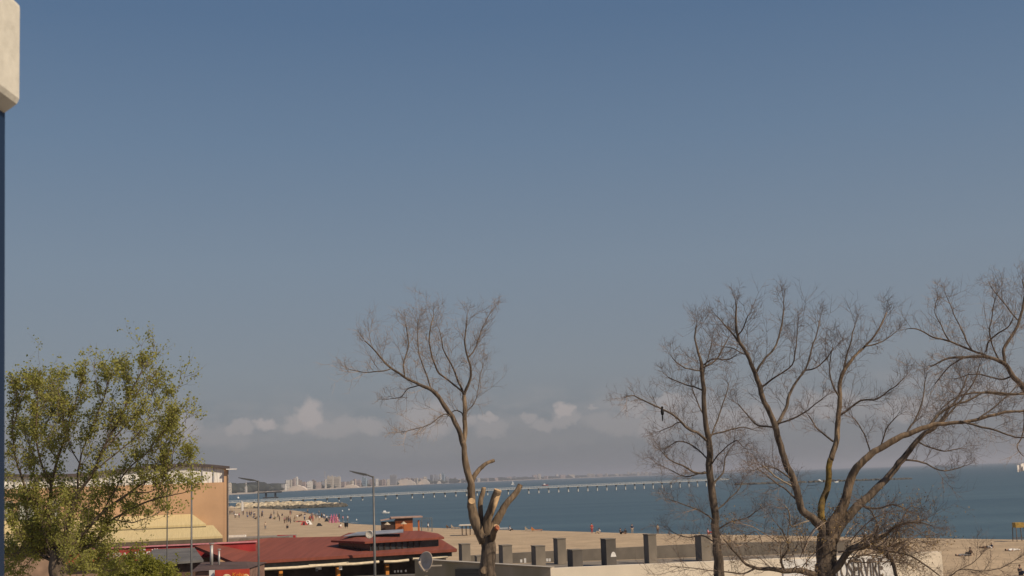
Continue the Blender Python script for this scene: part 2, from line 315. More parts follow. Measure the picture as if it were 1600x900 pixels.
CITY = [ # px0 px1 ytop colour label(optional)
 (355, 361.5, 752, 'cream', 'tall cream tower just right of the orange hall on the far shore'), (383, 386, 757, 'white', None), (392, 404, 763.5, 'cream', 'low wide cream pavilion on the far beach beside the left lamp post'),
 (430, 434, 754, 'pink', None), (441, 447, 752, 'white', None), (446, 452, 747, 'white', 'stepped white block beside the pinkish ones above the tent roof'), (452, 456, 745, 'cream', None), (457, 461.5, 744, 'pink', None),
 (461, 465, 742.5, 'white', 'slim white tower tallest left of the framed white block'), (465, 472, 745, 'brown', None), (472, 478, 749, 'pink', None), (479, 488.5, 750, 'white', 'white block with a dark framed front on the far shore'), (488, 494, 747, 'brown', None), (494, 502, 750, 'pink', None),
 (502, 507, 746, 'grey', None), (507, 510, 745, 'cream', None), (511, 521, 740.5, 'cream', 'broad beige hotel, largest block of the far town, its left half'), (521, 532, 742, 'cream', 'broad beige hotel, largest block of the far town, its right half'), (533, 540, 748, 'pink', None), (540, 546, 749, 'brown', None),
 (547, 552, 748, 'cream', None), (552, 556, 744, 'pink', None), (557, 564, 746, 'pink', None), (566, 573, 744, 'glass', 'bluish glass block under the head of the tall lamp post'), (574, 577, 747, 'grey', None), (577, 582, 745, 'pink', None), (586, 591, 746, 'white', 'small white block just right of the tall lamp post'),
 (592, 598, 746, 'brown', None), (598, 603, 745, 'pink', None), (604, 609, 744, 'cream', None), (609, 620, 739.5, 'grey', 'wide grey building with a raised roof, right of the lamp post'), (620, 626, 744, 'grey', None), (627, 633, 744, 'pink', None), (634, 641, 743, 'pink', None), (642, 648, 744, 'brown', None),
 (648, 653, 743, 'cream', None), (655, 660, 744, 'pink', None), (661, 667, 741, 'cream', None), (672, 677, 739, 'grey', 'darker grey tower left of the pair of white towers'), (678, 684, 737.5, 'grey', None), (685.5, 689, 738.5, 'white', 'white slab tower, left one of the bright pair'), (690.5, 694.5, 737, 'glass', 'pale bluish tower, right one of the bright pair'), (696, 701, 741, 'grey', None),
 (703, 708, 744, 'pink', None), (709, 713, 742, 'brown', None), (715, 720, 745, 'cream', None), (721, 726, 744, 'pink', None), (745, 750, 744, 'cream', None), (757, 763, 745, 'pink', None), (772, 778, 744, 'pink', None), (791, 799, 743, 'pink', None), (800, 806, 742, 'grey', None), (806, 813, 743, 'pink', None),
 (832, 839, 738.5, 'pink', None), (840, 845, 737.5, 'cream', None), (850, 856, 741, 'pink', None), (868, 872, 740, 'white', 'small bright tower alone in the faint part of the far town'), (874, 883, 739, 'pink', None), (887, 897, 739, 'cream', None), (898, 902, 740, 'pink', None), (917, 922, 737, 'cream', None), (922, 929, 737, 'cream', None),
 (932, 941, 737, 'pink', None), (945, 949, 737, 'cream', None), (960, 966, 737, 'cream', None), (969, 973, 738, 'pink', None), (980, 983, 734.5, 'cream', None), (984.5, 988, 735, 'cream', None), (989.5, 993, 734, 'white', None), (995, 999, 735, 'cream', None), (1001, 1005, 734.5, 'pink', None), (1007, 1013, 735, 'cream', None), (1014, 1018, 734, 'pink', None)]
CW = {'cream': 'cream', 'white': 'white', 'pink': 'pinkish', 'grey': 'grey', 'brown': 'brownish', 'glass': 'bluish'}
xtra = []
for i in range(80):  # low-rise behind and between
    x = random.uniform(436, 905); H0 = HX(x) + (3 if x < 640 else 1); h = random.uniform(3.5, 9) * (1 if x < 700 else .65)
    xtra.append((x, x + random.uniform(3, 8), H0 - h, random.choice(['pink', 'brown', 'grey', 'cream', 'pink', 'brown']), None))
for x in (1035, 1042, 1052, 1068, 1078, 1092):
    xtra.append((x, x + 4, HX(x) - random.uniform(4, 7), 'grey', None))
seq = [(c, 0) for c in CITY] + [(c, random.uniform(150, 500)) for c in xtra]
seq.sort(key=lambda q: q[0][0]); cnt = {}
for (c, bk) in seq:
    o = far_block(c[0], c[1], c[2] + (0 if c[4] else 1.2 + 1.6 * abs(math.sin(c[0] * 7.3))), c[3], back=bk)
    k = cnt.get(c[3], 0); cnt[c[3]] = k + 1
    hgt = 'low' if bk else 'tall'
    tag(o, c[4] or '%s %s building of the far shore town, %s of its colour from the left' % (hgt, CW[c[3]], ordw(k)), 'building', 'buildings of the far town across the bay')
def dome_tent(px0, px1, ytop, lab):
    cx = (px0 + px1) / 2; Y = Yfar(cx) * 1.01; p = D(cx, ytop, Y); w = (px1 - px0) * Y / F; h = max(p.z - 1.5, 3); mb = MB(); n = 14
    prof = [(-w / 2 + w * i / n, h * (.30 + .70 * math.sin(math.pi * i / n) ** .8 * (1 + .12 * math.sin(i * 1.9)))) for i in range(n + 1)]
    for (a, ha), (b, hb) in zip(prof, prof[1:]):
        mb.prism([(p.x + a, Y - 15, 1), (p.x + b, Y - 15, 1), (p.x + b, Y + 15, 1), (p.x + a, Y + 15, 1)], [(p.x + a, Y - 15, ha), (p.x + b, Y - 15, hb), (p.x + b, Y + 15, hb), (p.x + a, Y + 15, ha)])
    tag(mb.build('pavilion', mat('tent_white', (.66, .57, .49), .8, .08, .05), origin=(p.x, Y, 1)), lab, 'pavilion')
dome_tent(452, 479, 757.5, 'long low white tent roof on the far beach below the white blocks')
dome_tent(538, 560, 756, 'small pale pavilion on the far beach left of the tall lamp post')
dome_tent(617, 649, 748, 'long peach coloured tent hall on the far beach, the brightest one')
dome_tent(654, 671, 748, 'rounded peach tent hall right beside the long one')
dome_tent(683, 689, 751, 'tiny pale pavilion at the foot of the bright pair of towers')
def far_wood():
    mb = MB(); m = mat('far_trees', (.05, .055, .045), .95, .3, .03)
    for i in range(520):
        x = random.uniform(340, 1240); Y = Yfar(x) * 1.02 + random.uniform(120, 600); p = D(x, 750, Y); s = random.uniform(.7, 1.2) * (14 if x < 425 else 11 if x < 470 else 9 if x < 640 else 13)
        mb.ball((p.x, Y, 3 + s * .4), (s * 1.6 + (Y / 600), s, s * random.uniform(.6, 1)), 7, 5, jit=.2)
    tag(mb.build('far_woodland', m, smooth=True), 'dark belt of trees behind the far beach', 'trees', kind='stuff')
far_wood()
# minaret-like masts and a crane over the town
for i, (px, yt, yb, lb) in enumerate(((507.5, 735.5, 758, 'thin radio mast left of the broad beige hotel'), (1075.5, 729.5, 738.5, 'faint thin mast over the haziest stretch of the far shore'), (384.5, 752, 764, 'short white tower mast over the dark trees behind the far beach'))):
    Y = Yfar(px) + 80; p = D(px, yt, Y); mb = MB().tube([(p.x, Y, 2), (p.x, Y, p.z)], [1.6, .6], 5).box((p.x, Y, p.z - 5), (3, 3, 2))
    tag(mb.build('radio_mast', mat('mast_grey', (.45, .43, .42))), lb, 'mast', )

# ---------------------------------------------------------------- pier, breakwaters, craft
def pier():
    A, B, E = D(352, 785.5, 880), D(640, 771.5, 940), D(1137, 752.6, 1075); t = thing('pier', 'long pale sea pier on regular piles crossing the bay', 'pier', (B.x, B.y, 0))
    zt = 4.7; segs = [Vector((A.x, A.y, 1.7)), Vector((B.x, B.y, 3.1)), Vector((E.x, E.y, zt))]
    dk = MB(); rl = MB(); side = Vector((0, 1, 0)); m1 = mat('pier_concrete', (.50, .49, .46), .85, .1, .3); m2 = mat('rail_white', (.62, .62, .6), .6, .1, 1); m3 = mat('pile_white', (.66, .64, .6), .8, .1, .4); md = mat('beam_dark', (.10, .10, .10), .9)
    piles = []
    for a, b in zip(segs, segs[1:]):
        d = (b - a); Ln = d.length; d.normalize(); s = Vector((-d.y, d.x, 0)) * 2.2; u = Vector((0, 0, .34))
        dk.prism([a - s, b - s, b + s, a + s], [a - s + u, b - s + u, b + s + u, a + s + u])
        n = int(Ln / 5)
        for sg in (-1, 1):
            o = s * sg * .95 + u
            for h in (.55, 1.1): rl.tube([a + o + Vector((0, 0, h)), b + o + Vector((0, 0, h))], .045, 4)
            for i in range(n + 1):
                q = a + d * (i * Ln / n) + o; rl.box((q.x, q.y, q.z + .5), (.12, .12, 1.0))
        np_ = int(Ln / 8.75)
        for i in range(np_): piles.append((a + d * (i * 8.75 + 2), s, d))
    dk.build('deck', m1, t, origin=None).matrix_parent_inverse = t.matrix_world.inverted()
    rl.build('railing', m2, t)
    for q, s, d in piles[-96:]:
        mb = MB().tube([q - Vector((0, 0, 6)), q - Vector((0, 0, 1.1))], .48, 8)
        o = mb.build('pile', m3, t, origin=(q.x, q.y, 0))
        cap = MB().box((q.x, q.y, q.z - .5), (1.1, 3.6, 1.0)); cap.build('pile_cap', md, o, origin=(q.x, q.y, 0))
    # fix the parenting offsets (children are modelled in world space)
    for ch in t.children:
        ch.matrix_parent_inverse = Matrix.Translation(-Vector(t.location))
        for g in ch.children: g.matrix_parent_inverse = Matrix.Translation(-Vector(ch.location))
    return t
pier()
WB = {}
def wchild(ob, parent):  # parent keeps a world-space child where it was modelled
    ob.parent = parent; ob.matrix_parent_inverse = (Matrix.Translation(parent.location) @ Matrix.Rotation(parent.rotation_euler[2], 4, 'Z')).inverted(); return ob

rock_m = mat('groyne_rock', (.52, .44, .31), .95, .25, .5, .1); rock_w = mat('wet_rock', (.10, .09, .07), .6, .2, .5)
def groyne(a, b, wd, h, n, name, label, dark=False, size=1.6):
    mb = MB(); a = Vector(a); b = Vector(b)
    for i in range(n):
        t = random.random(); q = a.lerp(b, t); k = random.uniform(-1, 1); z = h * (1 - abs(k) ** 1.5) * random.uniform(.55, 1) * min(1, 1.9 - 1.6 * t); s = random.uniform(.6, 1.2) * size
        n0 = (b - a).normalized(); q2 = q + Vector((-n0.y, n0.x, 0)) * k * wd
        mb.ball((q2.x, q2.y, z), (s * 1.2, s, s * .7), 6, 4, mi=(1 if (z < h * .28 or dark) else 0), jit=.25)
    return tag(mb.build(name, [rock_m, rock_w], origin=tuple((a + b) / 2)), label, 'breakwater')
ga, gb = G(372, 797.5, 0), G(537, 791.5, 0)
groyne(ga, gb, 6.0, 3.0, 900, 'rock_groyne', 'yellowish rubble groyne running out from the crowded beach', size=1.7)
ba, bb = D(1150, 757, 1085), D(1425, 749, 1085); ba.z = bb.z = 0
groyne(ba, bb, 4, 1.0, 420, 'rock_breakwater', 'low dark breakwater in line with the far end of the pier', True, 1.4)

def boat(px, py, ln, label, hull, cab, sail=False, rz=0, zoff=0):
    p = G(px, py, 0); t = thing('boat', label, 'boat', (p.x, p.y, zoff), rz, 'boats out on the bay'); mb = MB(); n = 8; B0 = []; T0 = []
    for i in range(n):
        q = 2 * math.pi * i / n; x = math.cos(q) * ln / 2; y = math.sin(q) * ln * .17; B0.append((x * .8, y * .6, -.3)); T0.append((x, y, ln * .11 + (abs(x) / ln) * ln * .08))
    mb.prism(B0, T0); mb.build('hull', hull, t)
    MB().prism([(-ln * .22, -ln * .1, ln * .1), (ln * .12, -ln * .1, ln * .1), (ln * .12, ln * .1, ln * .1), (-ln * .22, ln * .1, ln * .1)], [(-ln * .18, -ln * .08, ln * .3), (ln * .04, -ln * .08, ln * .3), (ln * .04, ln * .08, ln * .3), (-ln * .18, ln * .08, ln * .3)]).build('cabin', cab, t)
    if sail:
        MB().tube([(0, 0, 0), (0, 0, ln * 1.05)], .06, 5).build('mast', cab, t)
        MB().prism([(.05, -.03, ln * .25), (ln * .45, -.03, ln * .28), (.05, -.03, ln)], [(.05, .03, ln * .25), (ln * .45, .03, ln * .28), (.05, .03, ln)]).build('sail', cab, t)
    return t
wh = mat('boat_white', (.8, .79, .76), .5, .05); rd = mat('boat_red', (.45, .08, .06), .5, .1); nv = mat('boat_navy', (.05, .07, .12), .5, .1)
boat(800.5, 758, 8, 'small white sailing boat beyond the pier right of the cut trunk', wh, wh, True)
boat(851.5, 759, 10, 'white cabin boat with a red stripe beyond the middle of the pier', rd, wh)
boat(1241, 753.5, 7, 'white boat at the dark breakwater, leftmost of the three there', wh, wh, rz=.5)
boat(1281, 753, 7, 'white boat at the dark breakwater, middle of the three there', wh, wh, rz=.2)
boat(1307, 754, 7, 'white boat at the dark breakwater, rightmost of the three there', wh, nv, rz=.9)
boat(602, 802, 3.5, 'small white dinghy on open water above the red roofed hut', wh, wh)
boat(1154, 755.5, 8, 'dark boat hull between the pier end and the breakwater', nv, nv)
for i, (px, py, lb) in enumerate(((557, 813, 'white buoy just off the beach, right of the pink frame'), (372, 779, 'large pale buoy in front of the far shore beside the orange hall'), (545, 797, 'small white buoy beyond the groyne tip'), (507, 812, 'white buoy among the bathers by the shore'), (535, 799, 'tiny buoy just beyond the groyne tip, left of the other'))):
    p = G(px, py, 0); s = (p.y / 2000) * (1.6 if px != 372 else 2.6); t = thing('buoy', lb, 'buoy', (p.x, p.y, 0), 0, 'buoys on the bay')
    MB().ball((0, 0, s * .3), (s * .7, s * .7, s * .6), 8, 6).build('float', wh, t, smooth=True); MB().tube([(0, 0, s * .8), (0, 0, s * 1.7)], s * .12, 5).build('marker_pole', wh, t)
# dark loading platform standing in the water
p = G(423, 778.5, 0); Yp = p.y; w = 33 * Yp / F; zt = D(423, 769, Yp).z; dk = mat('platform_steel', (.06, .06, .065), .7)
t = thing('water_platform', 'dark steel platform on two legs standing in the water beyond the pier', 'platform', (p.x, Yp, 0))
MB().prism([(-w / 2, -3, zt - .9), (w / 2, -3, zt - .9), (w / 2, 3, zt - .9), (-w / 2, 3, zt - .9)], [(-w / 2 - 2, -3, zt), (w / 2, -3, zt + .8), (w / 2, 3, zt + .8), (-w / 2 - 2, 3, zt)]).build('deck', dk, t)
for q in (-.22, .22): MB().box((w * q, 0, zt / 2), (1.6, 3, zt - 1.6)).build('leg', dk, t)
MB().box((0, 0, .5), (w * .7, 5, 1.4)).build('base', dk, t)

# ---------------------------------------------------------------- people
def skin_mesh(name, verts, edges, rads, sub=1):
    me = bpy.data.meshes.new(name + '_s'); me.from_pydata(verts, edges, []); ob = bpy.data.objects.new(name + '_s', me); COL.objects.link(ob)
    ob.modifiers.new('s', 'SKIN'); me.skin_vertices[0].data[0].use_root = True
    for i, r in enumerate(rads): me.skin_vertices[0].data[i].radius = (r, r) if not hasattr(r, '__len__') else r
    m = ob.modifiers.new('u', 'SUBSURF'); m.levels = sub; m.render_levels = sub
    dg = C.evaluated_depsgraph_get(); em = bpy.data.meshes.new_from_object(ob.evaluated_get(dg)); em.name = name
    bpy.data.objects.remove(ob); return em
def pose_mesh(kind):
    # joints: pelvis chest neck head / arms / legs, metres, facing -Y
    if kind == 'stand':
        J = dict(pel=(0, 0, .95), chest=(0, .0, 1.3), neck=(0, 0, 1.47), hd=(0, -.02, 1.62), top=(0, -.01, 1.70), sl=(-.17, 0, 1.4), el=(-.25, .02, 1.13), hl=(-.24, -.06, .86), sr=(.17, 0, 1.4), er=(.26, .03, 1.14), hr=(.27, -.08, .9), kl=(-.11, -.02, .5), al=(-.12, .02, .07), tl=(-.13, -.14, .04), kr=(.11, -.01, .5), ar=(.13, .03, .07), tr=(.15, -.13, .04), pl=(-.09, 0, .88), pr=(.09, 0, .88))
    elif kind == 'walk':
        J = dict(pel=(0, 0, .93), chest=(0, -.03, 1.28), neck=(0, -.05, 1.45), hd=(0, -.08, 1.6), top=(0, -.07, 1.68), sl=(-.17, -.03, 1.38), el=(-.24, .1, 1.14), hl=(-.24, .05, .88), sr=(.17, -.03, 1.38), er=(.24, -.14, 1.14), hr=(.22, -.34, 1.0), kl=(-.1, -.2, .52), al=(-.1, -.28, .08), tl=(-.1, -.43, .06), kr=(.1, .1, .5), ar=(.1, .36, .14), tr=(.1, .26, .04), pl=(-.09, 0, .87), pr=(.09, 0, .87))
    elif kind == 'sit':
        J = dict(pel=(0, 0, .13), chest=(0, .08, .48), neck=(0, .06, .66), hd=(0, .02, .81), top=(0, .03, .89), sl=(-.17, .08, .59), el=(-.26, .0, .36), hl=(-.16, -.25, .42), sr=(.17, .08, .59), er=(.26, .2, .34), hr=(.26, .28, .05), kl=(-.14, -.38, .42), al=(-.12, -.6, .07), tl=(-.13, -.74, .04), kr=(.14, -.38, .42), ar=(.12, -.6, .07), tr=(.13, -.74, .04), pl=(-.1, -.06, .13), pr=(.1, -.06, .13))
    else:
        J = dict(pel=(0, 0, .12), chest=(0, .36, .13), neck=(0, .54, .14), hd=(0, .7, .16), top=(0, .79, .16), sl=(-.17, .48, .12), el=(-.3, .28, .07), hl=(-.3, .03, .06), sr=(.17, .48, .12), er=(.34, .6, .07), hr=(.2, .82, .08), kl=(-.12, -.42, .18), al=(-.12, -.84, .07), tl=(-.14, -.88, .2), kr=(.12, -.42, .1), ar=(.12, -.85, .06), tr=(.14, -.88, .2), pl=(-.09, -.06, .11), pr=(.09, -.06, .11))
    K = list(J); V = [J[k] for k in K]; I = {k: i for i, k in enumerate(K)}
    E = [('pel', 'chest'), ('chest', 'neck'), ('neck', 'hd'), ('hd', 'top'), ('chest', 'sl'), ('sl', 'el'), ('el', 'hl'), ('chest', 'sr'), ('sr', 'er'), ('er', 'hr'), ('pel', 'pl'), ('pl', 'kl'), ('kl', 'al'), ('al', 'tl'), ('pel', 'pr'), ('pr', 'kr'), ('kr', 'ar'), ('ar', 'tr')]
    RD = dict(pel=.13, chest=.15, neck=.055, hd=.10, top=.07, sl=.06, el=.042, hl=.03, sr=.06, er=.042, hr=.03, kl=.055, al=.035, tl=.03, kr=.055, ar=.035, tr=.03, pl=.09, pr=.09)
    body = skin_mesh('body_' + kind, V, [(I[a], I[b]) for a, b in E], [RD[k] for k in K])
    def sub(keys, edges, grow, nm, extra=None):
        ks = keys; ii = {k: i for i, k in enumerate(ks)}; vv = [Vector(J[k]) for k in ks]
        if extra:
            for k, (a, b, t_) in extra.items(): vv[ii[k]] = Vector(J[a]).lerp(Vector(J[b]), t_)
        return skin_mesh(nm + '_' + kind, vv, [(ii[a], ii[b]) for a, b in edges], [RD[k] * grow + .012 for k in ks])
    shirt = sub(['pel', 'chest', 'sl', 'el', 'sr', 'er', 'neck'], [('pel', 'chest'), ('chest', 'sl'), ('sl', 'el'), ('chest', 'sr'), ('sr', 'er'), ('chest', 'neck')], 1.08, 'shirt', {'neck': ('chest', 'neck', .6)})
    trou = sub(['pel', 'pl', 'kl', 'al', 'pr', 'kr', 'ar'], [('pel', 'pl'), ('pl', 'kl'), ('kl', 'al'), ('pel', 'pr'), ('pr', 'kr'), ('kr', 'ar')], 1.12, 'trousers', {'al': ('kl', 'al', .8), 'ar': ('kr', 'ar', .8)})
    h = Vector(J['hd']); tp = Vector(J['top']); hb = MB(); c = h.lerp(tp, .55); bk = Vector((0, .02, .015)) if kind != 'lie' else Vector((0, .03, -.01))
    hb.ball(c + bk, (.098, .105, .105), 8, 6); ho = hb.build('hair_x', [], smooth=True); hm = ho.data; bpy.data.objects.remove(ho)
    for m_ in (body, shirt, trou):
        m_.materials.clear(); m_.materials.append(None); m_.polygons.foreach_set('use_smooth', [True] * len(m_.polygons))
    if not hm.materials: hm.materials.append(None)
    return body, shirt, trou, hm
POSE = {k: pose_mesh(k) for k in ('stand', 'walk', 'sit', 'lie')}
SK = [mat('skin_light', (.46, .29, .21), .6, .05), mat('skin_tan', (.33, .19, .12), .6, .05)]
HR = [mat('hair_dark', (.03, .022, .018), .7), mat('hair_brown', (.09, .05, .03), .7)]
CC = {'white': (.75, .73, .7), 'black': (.02, .02, .024), 'red': (.36, .06, .05), 'pink': (.6, .25, .28), 'blue': (.06, .10, .22), 'grey': (.2, .2, .21), 'orange': (.55, .2, .05), 'brown': (.14, .09, .06), 'navy': (.03, .04, .08), 'beige': (.45, .36, .26), 'green': (.08, .14, .07)}
CLO = {k: mat('cloth_' + k, v, .85, .1, 4) for k, v in CC.items()}
def person(p, kind, top, bot, rz, label, group, sc=1.0, i=0):
    me = POSE[kind]
    def mk(nm, data, m, par):
        o = bpy.data.objects.new(nm, data); COL.objects.link(o); o.material_slots[0].link = 'OBJECT'; o.material_slots[0].material = m
        if par: o.parent = par
        return o
    b = mk('person', me[0], SK[i % 2], None); b.location = p; b.rotation_euler = (0, 0, rz); b.scale = (sc,) * 3
    if top: mk('shirt', me[1], CLO[top], b)
    if bot: mk('trousers', me[2], CLO[bot], b)
    mk('hair', me[3], HR[(i // 2) % 2], b)
    return tag(b, label, 'person', group)
PW = {'stand': 'standing', 'walk': 'walking', 'sit': 'sitting', 'lie': 'lying down'}
c2 = lambda x, y: (350 + x / 7.5, 730 + y / 7.5)
CROWD = [(70, 560, 'stand', 'navy', 'black'), (95, 562, 'stand', 'brown', 'grey'), (118, 566, 'stand', 'grey', 'navy'), (131, 602, 'walk', 'white', 'black'), (152, 606, 'stand', 'white', 'beige'), (178, 600, 'stand', 'pink', 'grey'), (225, 568, 'stand', 'black', 'navy'), (300, 576, 'stand', 'brown', 'black'), (322, 572, 'walk', 'navy', 'black'), (350, 582, 'stand', 'white', 'blue'), (362, 578, 'stand', 'beige', 'brown'), (375, 610, 'sit', 'brown', 'black'),
 (440, 592, 'stand', 'black', 'black'), (450, 590, 'walk', 'brown', 'navy'), (485, 738, 'stand', 'beige', 'grey'), (540, 604, 'sit', 'black', 'navy'), (595, 612, 'sit', 'green', 'brown'), (650, 636, 'stand', 'navy', 'black'), (628, 586, 'stand', 'beige', 'beige'), (708, 662, 'stand', 'pink', 'brown'), (729, 654, 'stand', 'black', 'brown'), (752, 650, 'stand', 'brown', 'black'), (762, 655, 'walk', 'navy', 'grey'), (779, 668, 'stand', 'black', 'black'), (822, 642, 'sit', 'grey', 'brown'), (832, 648, 'stand', 'brown', 'beige'), (742, 717, 'sit', 'black', 'black'), (775, 562, 'stand', 'brown', 'red'), (790, 560, 'walk', 'grey', 'grey'),
 (858, 625, 'stand', 'white', 'beige'), (1003, 612, 'sit', 'red', 'brown'), (1042, 642, 'stand', 'red', 'red'), (1032, 600, 'walk', 'brown', 'pink'), (1012, 645, 'stand', 'red', 'brown'), (980, 672, 'sit', 'white', 'white'), (1008, 668, 'sit', 'black', 'grey'), (1118, 642, 'stand', 'white', 'beige'), (1203, 640, 'stand', 'white', 'navy'), (1115, 560, 'walk', 'beige', 'grey'), (1328, 655, 'stand', 'pink', 'pink'), (1300, 650, 'walk', 'pink', 'white'), (1365, 708, 'sit', 'white', 'pink'), (980, 545, 'walk', 'beige', 'brown'), (1448, 640, 'stand', 'white', 'grey'), (905, 570, 'sit', 'brown', 'grey'), (1395, 640, 'stand', 'pink', 'grey'), (1240, 600, 'sit', 'beige', 'navy')]
_rc = random.Random(77)
for _ in range(20):
    x = _rc.uniform(210, 1380); y = 545 + (x - 210) * .055 + _rc.uniform(-6, 45 if x < 1000 else 25)
    CROWD.append((round(x), round(y), _rc.choice(['stand', 'stand', 'walk', 'sit']), _rc.choice(['navy', 'brown', 'white', 'beige', 'grey', 'black', 'blue']), _rc.choice(['black', 'navy', 'brown', 'grey', 'blue'])))
num = {}
for i, (x, y, k, a, b) in enumerate(sorted(CROWD)):
    px, py = c2(x, y); key = (a, k); n = num.get(key, 0); num[key] = n + 1
    lab = '%s person in %s top and %s bottoms, %s such on the crowded sand' % (PW[k], a, b, ordw(n))
    q = on_sand(px, py); person(q, k, a, b, random.uniform(-1, 6), lab, 'people on the crowded stretch of beach', 1.12, i)
def near_person(px, py, k, a, b, rz, label, sc=1.0, i=0): person(on_sand(px, py), k, a, b, rz, label, 'people at the near shoreline', sc, i)
near_person(925, 834, 'stand', 'red', 'red', .4, 'standing person all in red at the waterline behind the pillars', 1.1)
near_person(936, 833.5, 'sit', 'white', 'beige', -1.2, 'sitting person in white right beside the one in red', 1.05, 1)
near_person(970, 834.3, 'sit', 'black', 'black', 1.0, 'hunched sitting person in black at the waterline', 1.1, 0)
near_person(977, 834, 'sit', 'black', 'brown', -.6, 'sitting person in black, touching the hunched one on the left', 1.0, 1)
near_person(988, 834, 'stand', 'navy', 'beige', .2, 'standing person in navy beside the two sitting in black', 1.0, 2)
near_person(1028, 834.8, 'stand', 'beige', 'brown', 2.8, 'standing person in beige at the waterline, left of the thin tree', 1.0, 3)
near_person(1046, 836, 'sit', 'grey', 'grey', 1.8, 'small grey sitting person left of the thin tree', .8, 1)
near_person(1107, 835, 'sit', 'pink', 'red', 1.2, 'sitting person in pink half behind the thin tree trunk', 1.15, 0)
near_person(797, 829.6, 'sit', 'white', 'black', 2.0, 'sitting person in white top, right of the cut stump', 1.1, 2)
near_person(669, 830, 'stand', 'white', 'grey', 1.4, 'standing person in white by the swing frame', 1.05, 1)
near_person(1387, 838, 'stand', 'white', 'navy', 2.2, 'standing person in white seen between the branches of the big tree', .9, 1)
near_person(1351, 838, 'sit', 'white', 'black', -1, 'sitting person in white low behind the big tree branches', 1.0, 0)
near_person(1358, 838.5, 'stand', 'black', 'black', 1, 'small standing person in black behind the big tree branches', .7, 0)
near_person(1516, 868.5, 'sit', 'brown', 'black', -1.4, 'sitting person in brown on a towel, right of the big tree', 1.0, 1)
near_person(1505, 869, 'lie', 'grey', 'grey', 1.5, 'person lying on the sand next to the sitting one in brown', 1.0, 0)
near_person(1541, 856.5, 'lie', 'brown', 'black', 1.6, 'dark dressed person lying on the sand, left of the lifeguard chair', 1.0, 1)
near_person(1549, 857, 'sit', 'navy', 'white', -1.4, 'small sitting person in navy beside the one lying', .75, 1)
near_person(1583, 861, 'lie', 'white', 'white', 1.55, 'person in white lying near the lifeguard chair', 1.1, 0)
near_person(1595, 899, 'sit', 'black', 'navy', .5, 'person in black sitting low in the bottom right corner', 1.0, 2)

# ---------------------------------------------------------------- beach furniture
def parasol(px, py, w, h, label, colr):
    p = on_sand(px, py); t = thing('parasol', label, 'parasol', p, 0, 'parasols on the beach'); n = 8; mb = MB()
    P = [(w / 2 * math.cos(2 * math.pi * k / n), w / 2 * math.sin(2 * math.pi * k / n), h * .8) for k in range(n)] + [(0, 0, h)] + [(w / 2 * math.cos(2 * math.pi * k / n), w / 2 * math.sin(2 * math.pi * k / n), h * .76) for k in range(n)]
    mb.poly(P, [(k, (k + 1) % n, n) for k in range(n)] + [(k, n + 1 + k, n + 1 + (k + 1) % n, (k + 1) % n) for k in range(n)]); mb.build('canopy', mat('canopy_' + colr, CC[colr], .8, .05), t)
    MB().tube([(0, 0, 0), (0, 0, h * .98)], .05, 6).build('pole', mat('pole_grey', (.25, .24, .23), .6), t)
parasol(361, 804, 4.2, 3.4, 'wide cream parasol on the sand beside the orange hall', 'beige')
# red beach tents / windbreaks
def beach_tent(px, py, w, h, colr, label):
    p = on_sand(px, py); t = thing('beach_tent', label, 'tent', p, random.uniform(-.4, .4), 'small tents and windbreaks on the beach')
    MB().prism([(-w / 2, -w * .3, 0), (w / 2, -w * .3, 0), (w / 2, w * .3, 0), (-w / 2, w * .3, 0)], [(-w * .2, -w * .05, h), (w * .15, -w * .05, h * .9), (w * .15, w * .08, h * .9), (-w * .2, w * .08, h)]).build('canopy', CLO[colr], t)
    MB().prism([(-w * .2, -w * .31, 0), (w * .1, -w * .31, 0), (w * .1, -w * .28, 0), (-w * .2, -w * .28, 0)], [(-w * .1, -w * .12, h * .8), (w * .05, -w * .12, h * .75), (w * .05, -w * .1, h * .75), (-w * .1, -w * .1, h * .8)]).build('opening', CLO['black'], t)
beach_tent(475.5, 820.5, 2.0, 1.1, 'red', 'red beach tent in the middle of the crowded sand')
beach_tent(468, 815.5, 2.4, .35, 'red', 'low red windbreak lying beside the red tent')
beach_tent(482, 819.5, 2.2, 1.2, 'white', 'white beach tent right of the red one')
beach_tent(499, 822, 1.6, .8, 'black', 'black bag heap on the sand below the standing person in white')
beach_tent(510.5, 815, 1.4, .9, 'black', 'small dark tent right of the black bag heap')
beach_tent(435, 807, 2.4, 1.3, 'beige', 'pale beige tent on the crowded sand, left of the red one')
beach_tent(443, 795.5, 0, 0, 'white', 'x') if False else None
# white kiosk column with a flag
p = on_sand(377.3, 803); t = thing('beach_flag', 'tall white banner flag standing on the sand beside the cream parasol', 'flag', p)
MB().tube([(0, 0, 0), (0, 0, 5.4)], .06, 5).build('pole', mat('pole_grey', (.3, .3, .3)), t); MB().prism([(-.1, -.03, 1.2), (.9, -.03, 1.2), (.9, .03, 1.2), (-.1, .03, 1.2)], [(-.1, -.03, 5.2), (.8, -.03, 4.8), (.8, .03, 4.8), (-.1, .03, 5.2)]).build('cloth', CLO['white'], t)
